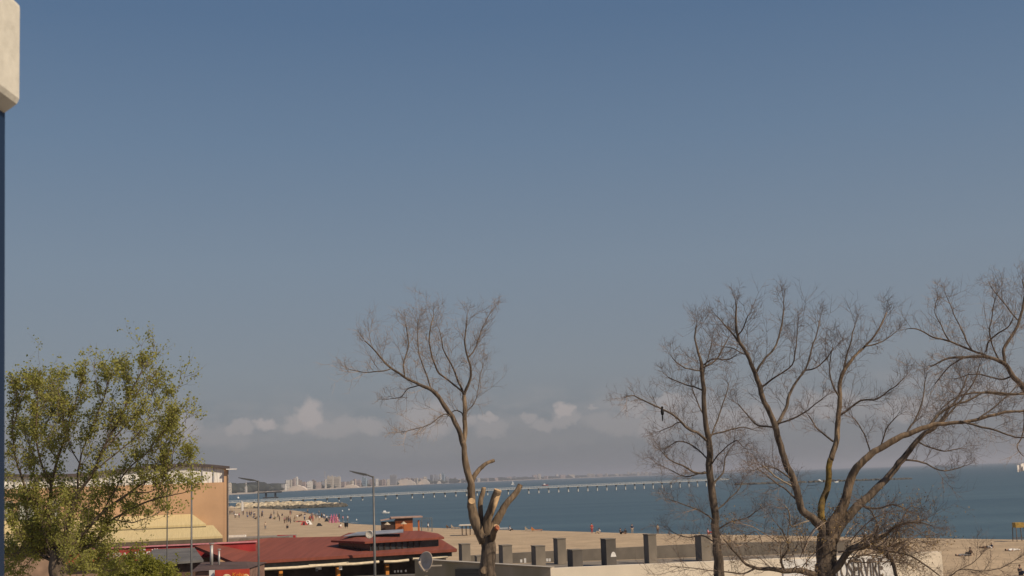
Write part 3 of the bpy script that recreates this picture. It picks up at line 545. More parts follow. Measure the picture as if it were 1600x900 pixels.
# pink climbing frame at the water's edge
p = on_sand(522, 817); pk = mat('pink_tubes', (.55, .16, .28), .6, .1); t = thing('climbing_frame', "pink play frame of crossed tubes at the water's edge", 'play frame', p)
fr = MB(); s = p.y / F
for dx in (-5, 0, 5):
    fr.tube([((dx - 3) * s, 0, 0), ((dx) * s * .8, 0, 14 * s - abs(dx) * s * .6), ((dx + 3.4) * s, 0, 0)], .11, 5); fr.tube([(dx * s, -1.4, 0), (dx * s * .8, 0, 13 * s), (dx * s, 1.4, 0)], .09, 5)
for z in (3, 6.5, 10): fr.tube([(-7 * s * (1 - z / 22), 0, z * s), (7 * s * (1 - z / 22), 0, z * s)], .09, 5)
fr.build('tubes', pk, t)
0 and MB().prism([(-5 * s, -.2, 3 * s), (4 * s, -.2, 3 * s), (4 * s, .2, 3 * s), (-5 * s, .2, 3 * s)], [(-3 * s, -.15, 8 * s), (2 * s, -.15, 9 * s), (2 * s, .15, 9 * s), (-3 * s, .15, 8 * s)]).build('panel', mat('pink_net', (.42, .2, .26), .9, .2), t)
# pair of bins
for px, lb in ((539.6, 'left dark litter bin on the sand above the red roof'), (542.6, 'right dark litter bin of the pair above the red roof')):
    p = on_sand(px, 825.5); t = thing('litter_bin', lb, 'bin', p, .1, 'litter bins'); MB().prism([(-.2, -.2, .35), (.2, -.2, .35), (.2, .2, .35), (-.2, .2, .35)], [(-.27, -.25, 1.35), (.27, -.25, 1.35), (.27, .25, 1.35), (-.27, .25, 1.35)]).build('bucket', CLO['black'], t); MB().box((0, 0, .18), (.1, .1, .36)).build('post', CLO['black'], t)
# orange beach hut with a flat red-edged roof
def hut():
    q = on_sand(622, 836); Y = q.y; s = Y / F; t = thing('beach_hut', 'orange wooden beach hut with flat overhanging roof beyond the red roof', 'hut', (q.x, Y, q.z), R(8))
    h = 27 * s; w = 48 * s; wd = mat('orange_wood', (.42, .13, .045), .8, .15, 2, aniso=(6, 6, .3)); dk = mat('dark_wood', (.05, .03, .025), .8); rf = mat('hut_roof', (.40, .27, .22), .85, .15, 1)
    MB().box((w * .18, 0, h * .42), (w * .55, 4.5, h * .84)).build('wall', wd, t)
    MB().box((w * .18, -2.3, h * .88), (w * .56, .12, h * .14)).build('fascia', dk, t)
    MB().box((-w * .32, 0, h * .38), (w * .42, 4.2, h * .76)).build('side_room', dk, t)
    MB().box((w * .27, 0, h * .99), (w * 1.0, 6, .22)).build('roof', rf, t)
    MB().prism([(-w * .56, -2.6, h * .84), (-w * .08, -2.6, h * .95), (-w * .08, 2.6, h * .95), (-w * .56, 2.6, h * .84)], [(-w * .56, -2.6, h * .87), (-w * .08, -2.6, h * .985), (-w * .08, 2.6, h * .985), (-w * .56, 2.6, h * .87)]).build('side_roof', rf, t)
    MB().box((w * .66, -.5, h * .4), (w * .05, 1, h * .8)).build('post', wd, t)
    for k in range(7): pass
    for lx, lb in ((-.36, 'small closed white parasol against the dark side of the hut'), (.16, 'small white parasol in front of the orange hut wall')):
        c = t.matrix_world
        wp = Vector(t.location) + Matrix.Rotation(R(8), 3, 'Z') @ Vector((w * lx, -3.2, 0))
        u = thing('parasol', lb, 'parasol', wp, 0, 'parasols at the beach hut'); n = 8; r_ = w * .11
        MB().poly([(r_ * math.cos(k * math.pi / 4), r_ * math.sin(k * math.pi / 4), 2.2) for k in range(8)] + [(0, 0, 2.75)], [(k, (k + 1) % 8, 8) for k in range(8)]).build('canopy', CLO['beige'], u)
        MB().tube([(0, 0, 0), (0, 0, 2.7)], .04, 5).build('pole', dk, u)
hut()
def frame_on_beach(name, cat, label, px0, px1, ytop, yfoot, m, roof=None, deep=2.5, n=2, rails=0):
    a = on_sand(px0, yfoot); b = on_sand(px1, yfoot); Y = (a.y + b.y) / 2; z0 = (a.z + b.z) / 2; top = D((px0 + px1) / 2, ytop, Y).z - z0; w = (px1 - px0) * Y / F
    t = thing(name, label, cat, ((a.x + b.x) / 2, Y, z0))
    for i in range(n):
        for dy in (-deep / 2, deep / 2): MB().box((-w / 2 + w * i / (n - 1), dy, top / 2), (.1, .1, top)).build('post', m, t)
    if roof: MB().box((0, 0, top + .1), (w + 1.0, deep + 1.0, .16)).build('roof', roof, t)
    else:
        MB().box((0, 0, top), (w + .2, .12, .12)).build('crossbar', m, t)
    return t, w, top
pl = mat('pergola_canvas', (.60, .55, .46), .9, .1); gw = mat('weathered_wood', (.16, .12, .09), .85, .2)
frame_on_beach('pergola', 'pergola', 'flat topped pale sun shelter on thin posts left of the cut tree', 722.5, 741, 821, 836.5, gw, pl, 3, 4)
t, w, top = frame_on_beach('swing_frame', 'swing', 'tall grey swing frame right of the orange hut', 659, 675, 809.5, 831, mat('frame_grey', (.14, .16, .17), .6), None, 1.2)
for q in (-.25, .2): MB().tube([(w * q - .2, 0, top), (w * q - .2, 0, .5), (w * q + .2, 0, .5), (w * q + .2, 0, top)], .03, 4).build('swing_seat', gw, t)
# sun beds, boards and low things near the waterline
def sunbed(px, py, ln, colr, label, rz=0):
    p = on_sand(px, py); t = thing('sun_bed', label, 'sun bed', p, rz, 'sun beds and boards by the water'); m = CLO[colr]
    MB().box((0, 0, .34), (ln, .7, .1)).build('bed', m, t); MB().prism([(-ln / 2, -.35, .4), (-ln * .2, -.35, .4), (-ln * .2, .35, .4), (-ln / 2, .35, .4)], [(-ln / 2, -.35, .95), (-ln * .46, -.35, .95), (-ln * .46, .35, .95), (-ln / 2, .35, .95)]).build('backrest', m, t)
    for q in (-.4, .4): MB().box((ln * q, 0, .15), (.08, .6, .3)).build('leg', gw, t)
sunbed(705, 826.5, 2.2, 'brown', 'dark sun bed at the waterline left of the sun shelter'); sunbed(711.5, 826.5, 1.9, 'beige', 'beige sun bed at the waterline beside the dark one'); sunbed(785, 827.8, 2.4, 'white', 'white sun bed at the waterline right of the trunk'); sunbed(828, 830, 2.0, 'beige', 'pale board on the wet sand, left of the two'); sunbed(839, 830.7, 2.2, 'orange', 'pinkish orange board on the wet sand, right of the two')
# lifeguard chair and its mast with a white flag
def lifeguard():
    q = on_sand(1592, 846); Y = q.y; s = Y / F; t = thing('lifeguard_chair', 'yellow wooden lifeguard chair on tall legs by the right edge', 'lifeguard chair', q)
    yw = mat('ochre_wood', (.36, .24, .06), .8, .15); w = 1.5
    for dx in (-.45, .6):
        for dy in (-.6, .6): MB().tube([(dx * 1.15, dy * 1.2, 0), (dx, dy, 1.85)], .06, 5).build('leg', gw, t)
    MB().box((.1, 0, 2.15), (1.15, 1.2, .66)).build('cabin', yw, t); MB().box((.95, -.5, 2.2), (.5, .1, .5)).build('panel', CLO['white'], t); MB().box((.1, -.0, .45), (1.6, .08, .08)).build('brace', gw, t)
    m = D(1603, 728, Y); u = thing('flag_mast', 'mast with a small white flag high at the right edge', 'flag', (m.x, Y, q.z)); hh = m.z - q.z
    MB().tube([(0, 0, 0), (0, 0, hh + .8)], .05, 6).build('pole', gw, u)
    fb = MB(); n = 5; w = 1.15; hb = .5
    P = []
    for i in range(n + 1):
        x = -w * i / n; y = .09 * math.sin(i * 1.8); P += [(x, y, hh - hb - .06 * i), (x, y, hh + hb - .08 * i), (x, y + .02, hh - hb - .06 * i), (x, y + .02, hh + hb - .08 * i)]
    for i in range(n): a = i * 4; fb.poly([], []); 
    fb.poly(P, [f for i in range(n) for f in ((i*4, i*4+1, i*4+5, i*4+4), (i*4+2, i*4+6, i*4+7, i*4+3))]); fb.build('cloth', CLO['white'], u)
    MB().box((-w * .5, -.16, hh - .38), (.2, .02, .62)).build('dark_stripe', CLO['grey'], u)
lifeguard()

# ---------------------------------------------------------------- orange hall with its canopy roofs
AZ = R(14)
def hall():
    c0 = D(356, 838, 112); X0, Y0 = c0.x, c0.y; ex = Vector((math.cos(AZ), math.sin(AZ), 0)); ey = Vector((-math.sin(AZ), math.cos(AZ), 0)); t = thing('sports_hall', 'large orange hall with white clerestory under a low curved roof', 'hall', (X0, Y0, 2.0), AZ)
    def loc(px, py, dy=0.0):   # point on the facade plane in hall coordinates
        r_ = ray(px, py); n = -ey; k = (Vector((X0, Y0, 0)) + ey * dy - CAMP).dot(n) / r_.dot(n); w = CAMP + r_ * k; d = w - Vector((X0, Y0, 2.0)); return Vector((d.dot(ex), d.dot(ey), d.z))
    wm = mat('ochre_render', (.53, .34, .205), .9, .09, .35); wt = mat('clerestory_sheet', (.78, .76, .72), .5, .22, 1.2, aniso=(8, 1, .5)); rf = mat('dark_roof', (.09, .075, .075), .8)
    ztop = loc(350, 753.5).z; W_ = 46.0; dep = 40
    MB().box((-W_ / 2, dep / 2, ztop / 2), (W_, dep, ztop)).build('wall', wm, t)
    MB().box((-.16, .08, (ztop + 1.3) / 2), (.32, .2, ztop + 1.3)).build('corner_pilaster', wm, t)
    zb = loc(350, 753.5).z; arc = [(356, 733), (329, 730), (295, 728.2), (240, 730.5), (181, 738), (120, 744.5), (60, 746), (0, 745), (-60, 746), (-200, 752)]
    A = [loc(a, b) for a, b in arc]; mb = MB(); rb = MB()
    for p, q in zip(A, A[1:]):
        mb.prism([(q.x, .15, zb + .003), (p.x, .15, zb + .003), (p.x, dep - .2, zb + .003), (q.x, dep - .2, zb + .003)], [(q.x, .15, q.z), (p.x, .15, p.z), (p.x, dep - .2, p.z), (q.x, dep - .2, q.z)])
        ox = .15 if p is A[0] else 0
        rb.prism([(q.x, -.15, q.z + .004), (p.x + ox, -.15, p.z + .004), (p.x + ox, dep, p.z + .004), (q.x, dep, q.z + .004)], [(q.x, -.15, q.z + .24), (p.x + ox, -.15, p.z + .24), (p.x + ox, dep, p.z + .3), (q.x, dep, q.z + .3)])
    mb.build('clerestory', wt, t); rb.build('roof', rf, t)
    for k in range(22):
        x = -1.2 - k * .95; top_ = np_interp(x, [(a.x, a.z) for a in A]); MB().box((x, .1, (zb + top_) / 2), (.07, .08, top_ - zb - .05)).build('mullion', mat('mullion_grey', (.35, .36, .38), .6), t)
    MB().tube([(.02, -.08, 0), (.02, -.08, ztop + 1.3)], .05, 6).build('drainpipe', mat('pipe_grey', (.22, .2, .19)), t)
    MB().box((.3, -.3, ztop + 1.1), (.9, .3, .08)).build('gutter_spout', CLO['white'], t)
    g1 = mat('window_pale', (.45, .47, .44), .25, .3, .9); fm = mat('window_frame', (.3, .26, .2), .6)
    for (a, b, c_, d) in ((78, 92, 783, 810), (30, 66, 785, 812), (-10, 18, 785, 812)):
        p, q = loc(a, d), loc(b, c_); f = MB().box(((p.x + q.x) / 2, -.03, (p.z + q.z) / 2), (q.x - p.x + .3, .1, q.z - p.z + .3)).build('window', fm, t)
        n = 2 if b - a < 20 else 3; w = (q.x - p.x) / n
        for k in range(n): MB().box((p.x + w * (k + .5), -.07, (p.z + q.z) / 2), (w - .12, .1, q.z - p.z)).build('pane', g1, f)
    # two tiers of pale yellow canopy roofs, as a thing of their own
    ym = mat('yellow_sheet', (.58, .47, .25), .75, .06, 1.5, aniso=(10, .3, .3)); dm = mat('roof_edge', (.12, .10, .07), .8)
    cn = thing('canopy_roof', 'two stepped pale yellow canopy roofs along the front of the orange hall', 'canopy', (X0, Y0, 2.0), AZ)
    def tier(t1, e1, dy0, dy1, left):
        tp = loc(*t1, dy=dy0); eb = loc(*e1, dy=dy1); L_ = -30
        P = [(L_, dy1, eb.z), (eb.x, dy1, eb.z), (tp.x, dy0, tp.z), (L_, dy0, tp.z)]; th = Vector((0, 0, -.18))
        MB().prism([Vector(p) + th for p in P], P).build('roof_sheet', ym, cn)
        MB().box(((L_ + eb.x) / 2, dy1 - .05, eb.z - .32), (eb.x - L_, .08, .3)).build('eave_board', dm, cn)
        # hip end on the right
        MB().poly([(eb.x, dy1, eb.z - .18), (eb.x, dy0, eb.z - .18), (tp.x, dy0, tp.z - .18)], [(0, 1, 2)]).build('hip_end', ym, cn)
        return eb
    e1 = tier((300, 803), (322, 819), -.1, -3.2, 0); e2 = tier((333, 820.5), (348, 837.5), -2.6, -7.0, 0)
    MB().box(((-30 + e2.x) / 2, -3.4, e2.z / 2 - .3), (-(-30) + e2.x - .5, 6.5, e2.z - .65)).build('wall', mat('shop_wall', (.3, .2, .14), .9, .2, 1), cn)
    # red sign band below the canopy
    sg = thing('sign_band', 'long red shop sign band with white lettering below the yellow canopy', 'sign', (X0, Y0, 2.0), AZ)
    p0, p1 = loc(96, 872, dy=-7.4), loc(352, 844.5, dy=-7.4); zc = e2.z - .5
    MB().box(((p0.x + p1.x) / 2 + 1.2, -7.25, zc - .62), (p1.x - p0.x + 2.4, .2, 1.0)).build('board', mat('sign_red', (.36, .035, .035), .6, .15, 1), sg)
    MB().box(((p0.x + p1.x) / 2 + 1.2, -7.3, zc - .04), (p1.x - p0.x + 2.6, .34, .1)).build('trim', CLO['pink'], sg)
    def txt(s, px, py, size, shear=0):
        q = loc(px, py, dy=-7.4); return text_mesh(s, size, (q.x, -7.37, zc - 1.0 + .18), sg, CLO['white'], shear)
    txt('SI', 137, 867, .62); txt('CASERA-SRL', 158, 865, .55); txt('Grill', 213, 862, .85, .3); txt('FAST FOOD PIZZERIA', 244, 855, .30)
    return loc
def np_interp(x, pts):
    pts = sorted(pts)
    for (a, A), (b, B) in zip(pts, pts[1:]):
        if a <= x <= b: return A + (B - A) * (x - a) / (b - a)
    return pts[0][1] if x < pts[0][0] else pts[-1][1]
def text_mesh(s, size, loc_, parent, m, shear=0, sx=1.0, off=.0, rot=(math.pi / 2, 0, 0), name='lettering', sy=1.0):
    cu = bpy.data.curves.new(name, 'FONT'); cu.body = s; cu.size = size; cu.extrude = .015; cu.shear = shear; cu.offset = off
    ob = bpy.data.objects.new(name, cu); COL.objects.link(ob); dg = C.evaluated_depsgraph_get(); me = bpy.data.meshes.new_from_object(ob.evaluated_get(dg)); bpy.data.objects.remove(ob)
    me.materials.clear(); me.materials.append(m); o = bpy.data.objects.new(name, me); COL.objects.link(o); o.location = loc_; o.rotation_euler = rot; o.scale = (sx, sy, 1); o.parent = parent; return o
hall()

# ---------------------------------------------------------------- red roofed restaurant
def restaurant():
    t = thing('restaurant', 'restaurant under a broad red metal roof with open terrace front', 'restaurant', D(540, 900, 100) * 1); t.location.z = 2.0; O = Vector(t.location)
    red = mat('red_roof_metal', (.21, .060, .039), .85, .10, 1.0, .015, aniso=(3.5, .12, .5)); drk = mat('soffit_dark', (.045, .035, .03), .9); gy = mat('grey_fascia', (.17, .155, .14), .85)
    def w(px, py, Y): return D(px, py, Y) - O
    # main roof: eave front, back ridge
    FL, FR_ = w(366, 878.5, 97), w(714, 857.5, 105); BL, BR = w(304, 853, 100.5), w(690, 843, 114)
    RL, RR_ = w(420, 840.5, 118), w(640, 836, 118)
    ez = (FL.z + FR_.z) / 2; FL.z = ez; FR_.z = ez
    th = Vector((0, 0, -.22)); mb = MB()
    mb.poly([FL, FR_, RR_, RL], [(0, 1, 2, 3)]); mb.poly([FR_, BR, RR_], [(0, 1, 2)]); mb.poly([FL, RL, BL], [(0, 1, 2)])
    mb.poly([FL + th, FR_ + th, FR_, FL], [(0, 1, 2, 3)]); mb.poly([BL + th, FL + th, FL, BL], [(0, 1, 2, 3)]); mb.poly([FR_ + th, BR + th, BR, FR_], [(0, 1, 2, 3)])
    mb.build('roof', red, t)
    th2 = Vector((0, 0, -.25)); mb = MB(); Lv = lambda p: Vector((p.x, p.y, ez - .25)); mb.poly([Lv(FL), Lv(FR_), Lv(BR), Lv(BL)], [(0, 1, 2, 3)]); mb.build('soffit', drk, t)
    # left gable wedge (dark, in shade) and body behind
    IL = FL + Vector((.8, 1.2, 0)); IR = FR_ + Vector((-.5, 1.2, 0)); JL = BL + Vector((.8, 0, 0)); JR = BR + Vector((-.5, 0, 0))
    zt = ez - .3; q = [Vector((a.x, a.y, 0)) for a in (IL, IR, JR, JL)]
    back = [q[0].lerp(q[3], .35), q[1].lerp(q[2], .35), q[2], q[3]]
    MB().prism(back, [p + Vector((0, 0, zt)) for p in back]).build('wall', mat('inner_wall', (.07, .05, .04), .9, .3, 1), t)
    # fascia beam under the eave + rolled awnings
    d = (IR - IL); ln = d.length; an = math.atan2(d.y, d.x); mid = (IL + IR) / 2
    MB().box((mid.x, mid.y - .4, zt - .12), (ln, .2, .36), an).build('beam', gy, t)
    aw = mat('awning_cream', (.68, .58, .42), .8, .1)
    for a, b in ((.055, .42), (.29, .49), (.405, .64), (.655, .79), (.80, .99)):
        A = IL.lerp(IR, a); B = IL.lerp(IR, b - .01); off = random.uniform(-.05, .05)
        MB().tube([(A.x, A.y - 1.0, zt - .33 + off), ((A.x + B.x) / 2, (A.y + B.y) / 2 - 1.0, zt - .37 + off), (B.x, B.y - 1.0, zt - .32 + off)], .11, 7).build('rolled_awning', aw, t)
    om = mat('orange_post', (.52, .20, .035), .7, .08, 2)
    for px in (433.5, 518, 593):
        k = (D(px, 890, 98) - O); u = (k.x - IL.x) / (IR.x - IL.x); A = IL.lerp(IR, u); MB().box((A.x, A.y - .2, (zt - .6) / 2), (.28, .28, zt - .6), an).build('post', om, t)
    # glimpses inside: white hanging lamps, counter glasses
    for px, py, s_ in ((496, 885, .25), (500, 887, .22), (495, 890, .2), (532, 887, .24), (617, 893, .12), (622, 892.5, .12), (627, 892.5, .12), (634, 892, .12)):
        k = w(px, py, 101); MB().box(k, (s_, s_ * .5, s_ * 1.3)).build('wall_lamp' if s_ > .2 else 'bottle', CLO['white' if s_ > .2 else 'grey'], t)
    cb = w(650, 897, 102); MB().box((cb.x - 2, cb.y, cb.z - .8), (7, .6, 1.6)).build('counter', gy, t)
    # upper lantern storey with its own roof
    a, b, c_, e = w(517, 834.5, 108), w(570, 845, 103.5), w(694, 840.5, 107), w(655, 829.5, 112)
    b.z = c_.z = a.z = (b.z + c_.z) / 2 + .0; r1, r2 = w(545, 832.5, 110), w(655, 829, 112)
    mb = MB(); mb.poly([b, c_, r2, r1], [(0, 1, 2, 3)]); mb.poly([b, r1, a], [(0, 1, 2)]); cc = c_ + Vector((-1, 8, 0)); mb.poly([c_, cc, r2], [(0, 1, 2)])
    h3 = Vector((0, 0, -.16)); mb.poly([b + h3, c_ + h3, c_, b], [(0, 1, 2, 3)]); mb.poly([a + h3, b + h3, b, a], [(0, 1, 2, 3)]); mb.poly([a + h3, b + h3, c_ + h3, cc + h3], [(0, 1, 2, 3)])
    mb.build('upper_roof', red, t)
    i1, i2, i3 = b + Vector((.35, .5, 0)), c_ + Vector((-.5, .5, 0)), cc + Vector((-.5, 0, 0)); i4 = a + Vector((.6, .2, 0)); zz = b.z - .17
    lo = [Vector((p.x, p.y, ez)) for p in (i1, i2, i3, i4)]; hi = [Vector((p.x, p.y, zz)) for p in (i1, i2, i3, i4)]
    gl = mat('lantern_glass', (.05, .055, .06), .25, .3, 1.2, spec=.5); MB().prism(lo, hi).build('lantern_glazing', gl, t)
    p5, p6 = i1.lerp(i2, .745), i1.lerp(i2, .995); MB().box(((p5.x + p6.x) / 2, (p5.y + p6.y) / 2 - .08, (ez + zz) / 2 + .3), ((p6 - p5).length, .12, zz - ez - .65), math.atan2((p6 - p5).y, (p6 - p5).x)).build('shutter_panel', mat('shutter_grey', (.24, .23, .21), .7, .1), t)
    for k in range(9):
        p = i1.lerp(i2, .04 + k * .085); MB().box((p.x, p.y - .06, (ez + zz) / 2), (.08, .08, zz - ez)).build('mullion', drk, t)
    # sheet of grey solar panels on top (own thing: could be lifted off)
    s = thing('solar_panel', 'flat grey solar panel rack lying on the upper red roof', 'solar panel', D(587, 833, 108)); s.location.z -= .25
    MB().prism([(-2.5, -1.2, .1), (2.4, -1.2, .25), (2.2, 1.2, .4), (-1.6, 1.2, .3)], [(-2.5, -1.2, .16), (2.4, -1.2, .31), (2.2, 1.2, .46), (-1.6, 1.2, .36)]).build('panel', mat('panel_grey', (.26, .27, .30), .5, .2, .9), s)
    for q_ in (-2, 0, 2): MB().box((q_, -1.0, -.2), (.1, .1, .7)).build('foot', drk, s)
    ds = thing('satellite_dish', 'small round white dish on the upper red roof, left of the tall lamp post', 'satellite dish', D(577, 841, 100)); dm = mat('dish_white', (.72, .66, .58), .6, .1)
    dish(ds, .31, -.02, dm)
def dish(t, r, hz, m, yaw=0.0, tilt=R(12), back=False):
    mb = MB(); n = 20; rings = 5; P = []
    Mx = Matrix.Rotation(yaw, 4, 'Z') @ Matrix.Rotation(tilt, 4, 'X')
    for th in (0, .02):
        P.append(Mx @ Vector((0, r * .22 + th, 0)))
        for i in range(1, rings + 1):
            rr = r * i / rings
            for k in range(n): P.append(Mx @ Vector((rr * math.cos(2 * math.pi * k / n), r * .22 * (1 - (i / rings) ** 2) + th, rr * math.sin(2 * math.pi * k / n) * 1.08)))
    o = 1 + rings * n; fs = []
    for b, rev in ((0, False), (o, True)):
        for k in range(n): f = (b, b + 1 + k, b + 1 + (k + 1) % n); fs.append(f[::-1] if rev else f)
        for i in range(rings - 1):
            for k in range(n): a = b + 1 + i * n + k; c_ = b + 1 + i * n + (k + 1) % n; f = (a, a + n, c_ + n, c_); fs.append(f[::-1] if rev else f)
    for k in range(n): a = 1 + (rings - 1) * n + k; c_ = 1 + (rings - 1) * n + (k + 1) % n; fs.append((a, a + o, c_ + o, c_))
    up_ = Vector((0, 0, hz + r)); mb.poly([p + up_ for p in P], fs); mb.build('reflector', m, t, smooth=True)
    e = Mx @ Vector((0, -r * 1.05, -r * .25)) + up_; lo = Mx @ Vector((0, 0, -r)) + up_
    MB().tube([lo, e], .02 + r * .03, 5).build('feed_arm', m, t); MB().tube([e, e + Mx.to_3x3() @ Vector((0, r * .22, .03))], .06 * r + .02, 7).build('feed_horn', m, t)
    c = Mx @ Vector((0, r * .22, 0)) + up_; MB().tube([c, Vector((c.x, c.y + .12, hz * .5)), Vector((0, .2, 0))], .03, 6).build('mount', m, t)
restaurant()

# kiosk in front: brown roof, red food board, two flues; grey hip roof behind
def kiosk():
    t = thing('kiosk', 'snack kiosk with brown roof and red food signboard, bottom left', 'kiosk', D(346, 950, 80)); t.location.z = 2.0; O = Vector(t.location); w = lambda a, b, Y: D(a, b, Y) - O
    br = mat('kiosk_roof', (.10, .065, .055), .8, .15, 1); rdm = mat('kiosk_red', (.42, .05, .03), .6, .08)
    a, b, c_, d = w(298, 893.5, 78), w(388, 888.5, 79), w(385, 879.5, 82), w(316, 881, 83)
    z1 = (a.z + b.z) / 2; z2 = (c_.z + d.z) / 2 + .1; a.z = b.z = z1; c_.z = d.z = z2; bk1, bk2 = a + Vector((0, 6, 0)), b + Vector((0, 6, 0))
    mb = MB(); mb.poly([a, b, c_, d, bk1, bk2], [(0, 1, 2, 3), (1, 5, 2), (0, 3, 4), (5, 4, 3, 2)]); mb.build('roof', br, t)
    q = [Vector((a.x + .2, a.y + .3, 0)), Vector((b.x - .1, b.y + .3, 0)), Vector((b.x - .1, b.y + 5.5, 0)), Vector((a.x + .2, a.y + 5.5, 0))]
    MB().prism(q, [p + Vector((0, 0, z1 - .05)) for p in q]).build('wall', mat('kiosk_wall', (.22, .13, .1), .9, .2), t)
    A, B = w(336, 889.5, 77.6), w(390, 886.5, 77.9); A.z = B.z = z1 + .02
    an = math.atan2((B - A).y, (B - A).x); m_ = (A + B) / 2; L_ = (B - A).length
    sb = MB().box((m_.x, m_.y, m_.z - .6), (L_, .1, 1.3), an).build('signboard', rdm, t)
    yl = mat('sign_orange', (.75, .28, .04), .6, .1); cr = mat('food_cream', (.7, .55, .35), .7, .25, 6)
    def on(u, z, y=-.07): p = A.lerp(B, u); return Vector((p.x, p.y + y, z1 + z))
    text_mesh('Kebap', .36, on(.49, -.36), sb, yl, .15)
    for u, z, rx, rz_ in ((.34, -.34, .26, .16), (.9, -.42, .2, .2), (.1, -.55, .2, .12)):
        p = on(u, z); mb = MB().ball(p, (rx, .03, rz_), 12, 6); mb.build('food_picture', cr, sb, smooth=True)
    p = on(.62, -.62); MB().box(p, (.7, .02, .26)).build('price_strip', yl, sb)
    wp = w(331, 897, 77.8); MB().box(wp, (.3, .1, .45)).build('menu_card', CLO['white'], t)
    st = mat('flue_steel', (.42, .41, .39), .45, .1, 1, metal=.4)
    for px, yt, yb, r_, lb in ((330.5, 848.5, 882, .1, 'thicker steel flue pipe with a flat cap above the kiosk roof'), (342.3, 857.5, 883, .065, 'thinner steel flue pipe right of the capped one')):
        p = D(px, yb, 81); zt = D(px, yt, 81).z; u = thing('flue_pipe', lb, 'flue pipe', p, 0, 'flue pipes on the kiosk'); h = zt - p.z
        MB().tube([(0, 0, -.3), (0, 0, h - .12)], r_, 10).build('pipe', st, u, smooth=True); MB().tube([(0, 0, h - .06), (0, 0, h)], r_ * 1.7, 10).build('cap', st, u)
    g = thing('side_shed', 'low shed with dull grey hip roof between the green bush and the kiosk', 'shed', D(265, 900, 90)); g.location.z = 2.0; O2 = Vector(g.location)
    P = [D(216, 884, 88) - O2, D(318, 873, 91) - O2, D(304, 855.5, 98) - O2, D(240, 858, 98) - O2]; P[0].z = P[1].z = (P[0].z + P[1].z) / 2
    gm = mat('shed_roof', (.13, .125, .12), .85, .2, .5); mb = MB(); th = Vector((0, 0, -.15)); mb.prism([p + th for p in P], P); mb.build('roof', gm, g)
    q = [Vector((p.x, p.y, 0)) for p in P]; q[0].y += .6; q[1].y += .6; q[1].x -= .4; q[2].x -= .4; MB().prism(q, [p + Vector((0, 0, min(P[0].z, P[1].z) - .2)) for p in q]).build('wall', mat('shed_wall', (.10, .06, .045), .9, .2), g)
    # light strip of low flat roofs behind the restaurant
    s = thing('flat_roof_annex', 'long low annex with white edged grey flat roof behind the red roof', 'annex', D(410, 845, 124)); s.location.z = 2.0; O3 = Vector(s.location)
    def bar(px0, py0, px1, py1, Y, hh, m, nm, dp=3):
        A = D(px0, py0, Y) - O3; B = D(px1, py1, Y) - O3; P = [A, B, B + Vector((0, dp, 0)), A + Vector((0, dp, 0))]; MB().prism([p - Vector((0, 0, hh)) for p in P], P).build(nm, m, s)
    bar(352, 837.2, 383, 835.8, 122, .22, CLO['white'], 'white_edge', .5)
    bar(340, 842.5, 452, 838.0, 119, 2.5, mat('annex_grey', (.23, .21, .19), .85, .15), 'flat_roof', 4)
    bar(433, 836.2, 461, 836.5, 121, .6, mat('sign_red', (.36, .035, .035)), 'red_parapet', .4)
kiosk()

# ---------------------------------------------------------------- concrete terrace with pillars
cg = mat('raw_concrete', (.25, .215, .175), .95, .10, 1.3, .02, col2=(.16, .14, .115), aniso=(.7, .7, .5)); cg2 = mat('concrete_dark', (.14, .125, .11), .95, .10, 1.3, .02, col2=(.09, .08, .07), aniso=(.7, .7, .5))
def terrace():
    fz = 5.0; a = D(700, 870, 104); b = D(1330, 850, 100); t = thing('concrete_terrace', 'raised raw concrete terrace with low parapet wall facing the beach', 'terrace', ((a.x + b.x) / 2, 96, 2.0)); O = Vector(t.location)
    x0, x1 = a.x - O.x, b.x - O.x; rz = R(0)
    MB().box(((x0 + x1) / 2, -2, 1.5), (x1 - x0, 14, 3.0)).build('slab', cg, t)
    # parapet polyline by its top edge
    pts = [(733, 868), (801, 864), (1088, 850), (1180, 847.5), (1290, 845), (1330, 844)]
    wl = [D(p[0], p[1], 101.5) - O for p in pts]
    for p, q in zip(wl, wl[1:]):
        MB().prism([(p.x, p.y, 3.0), (q.x, q.y, 3.0), (q.x, q.y + .35, 3.0), (p.x, p.y + .35, 3.0)], [(p.x, p.y, p.z), (q.x, q.y, q.z), (q.x, q.y + .35, q.z), (p.x, p.y + .35, p.z)]).build('parapet', cg, t)
    for px, py in ((814.5, 876.5), (820.5, 876), (855, 875), (859, 875)):
        q = D(px, py, 101.2) - O; MB().box((q.x, 101.2 - O.y, q.z), (.16, .1, .22 if px != 820.5 else .34)).build('wall_light', CLO['white'], t)
    return fz
fz = terrace()
PIL = [(715.7, 734.6, 851, 880, 100, 'grey concrete pillar standing right against the end of the red roof'), (741, 751, 870, 881, 99, 'shortest dark concrete stub left of the cut tree trunk'), (778.7, 800, 853, 884, 95, 'grey pillar with a dark left face, just right of the cut trunk'), (830, 851.7, 854, 886, 95, 'grey pillar, second to the right of the cut trunk'),
 (864.8, 884, 842.5, 876, 98.5, 'tall light grey pillar attached to the parapet, beside a squat one'), (887, 910, 860, 886, 94, 'squat dark block between the two taller pillars'), (939.4, 962, 843, 881.5, 95, 'dark pillar with a white half round sticker on its face'), (1006.6, 1025.5, 836, 880.5, 96, 'tall narrow light pillar rising above the parapet in the middle'), (1088, 1110, 838, 876, 97, 'grey pillar just left of the thin bare tree')]
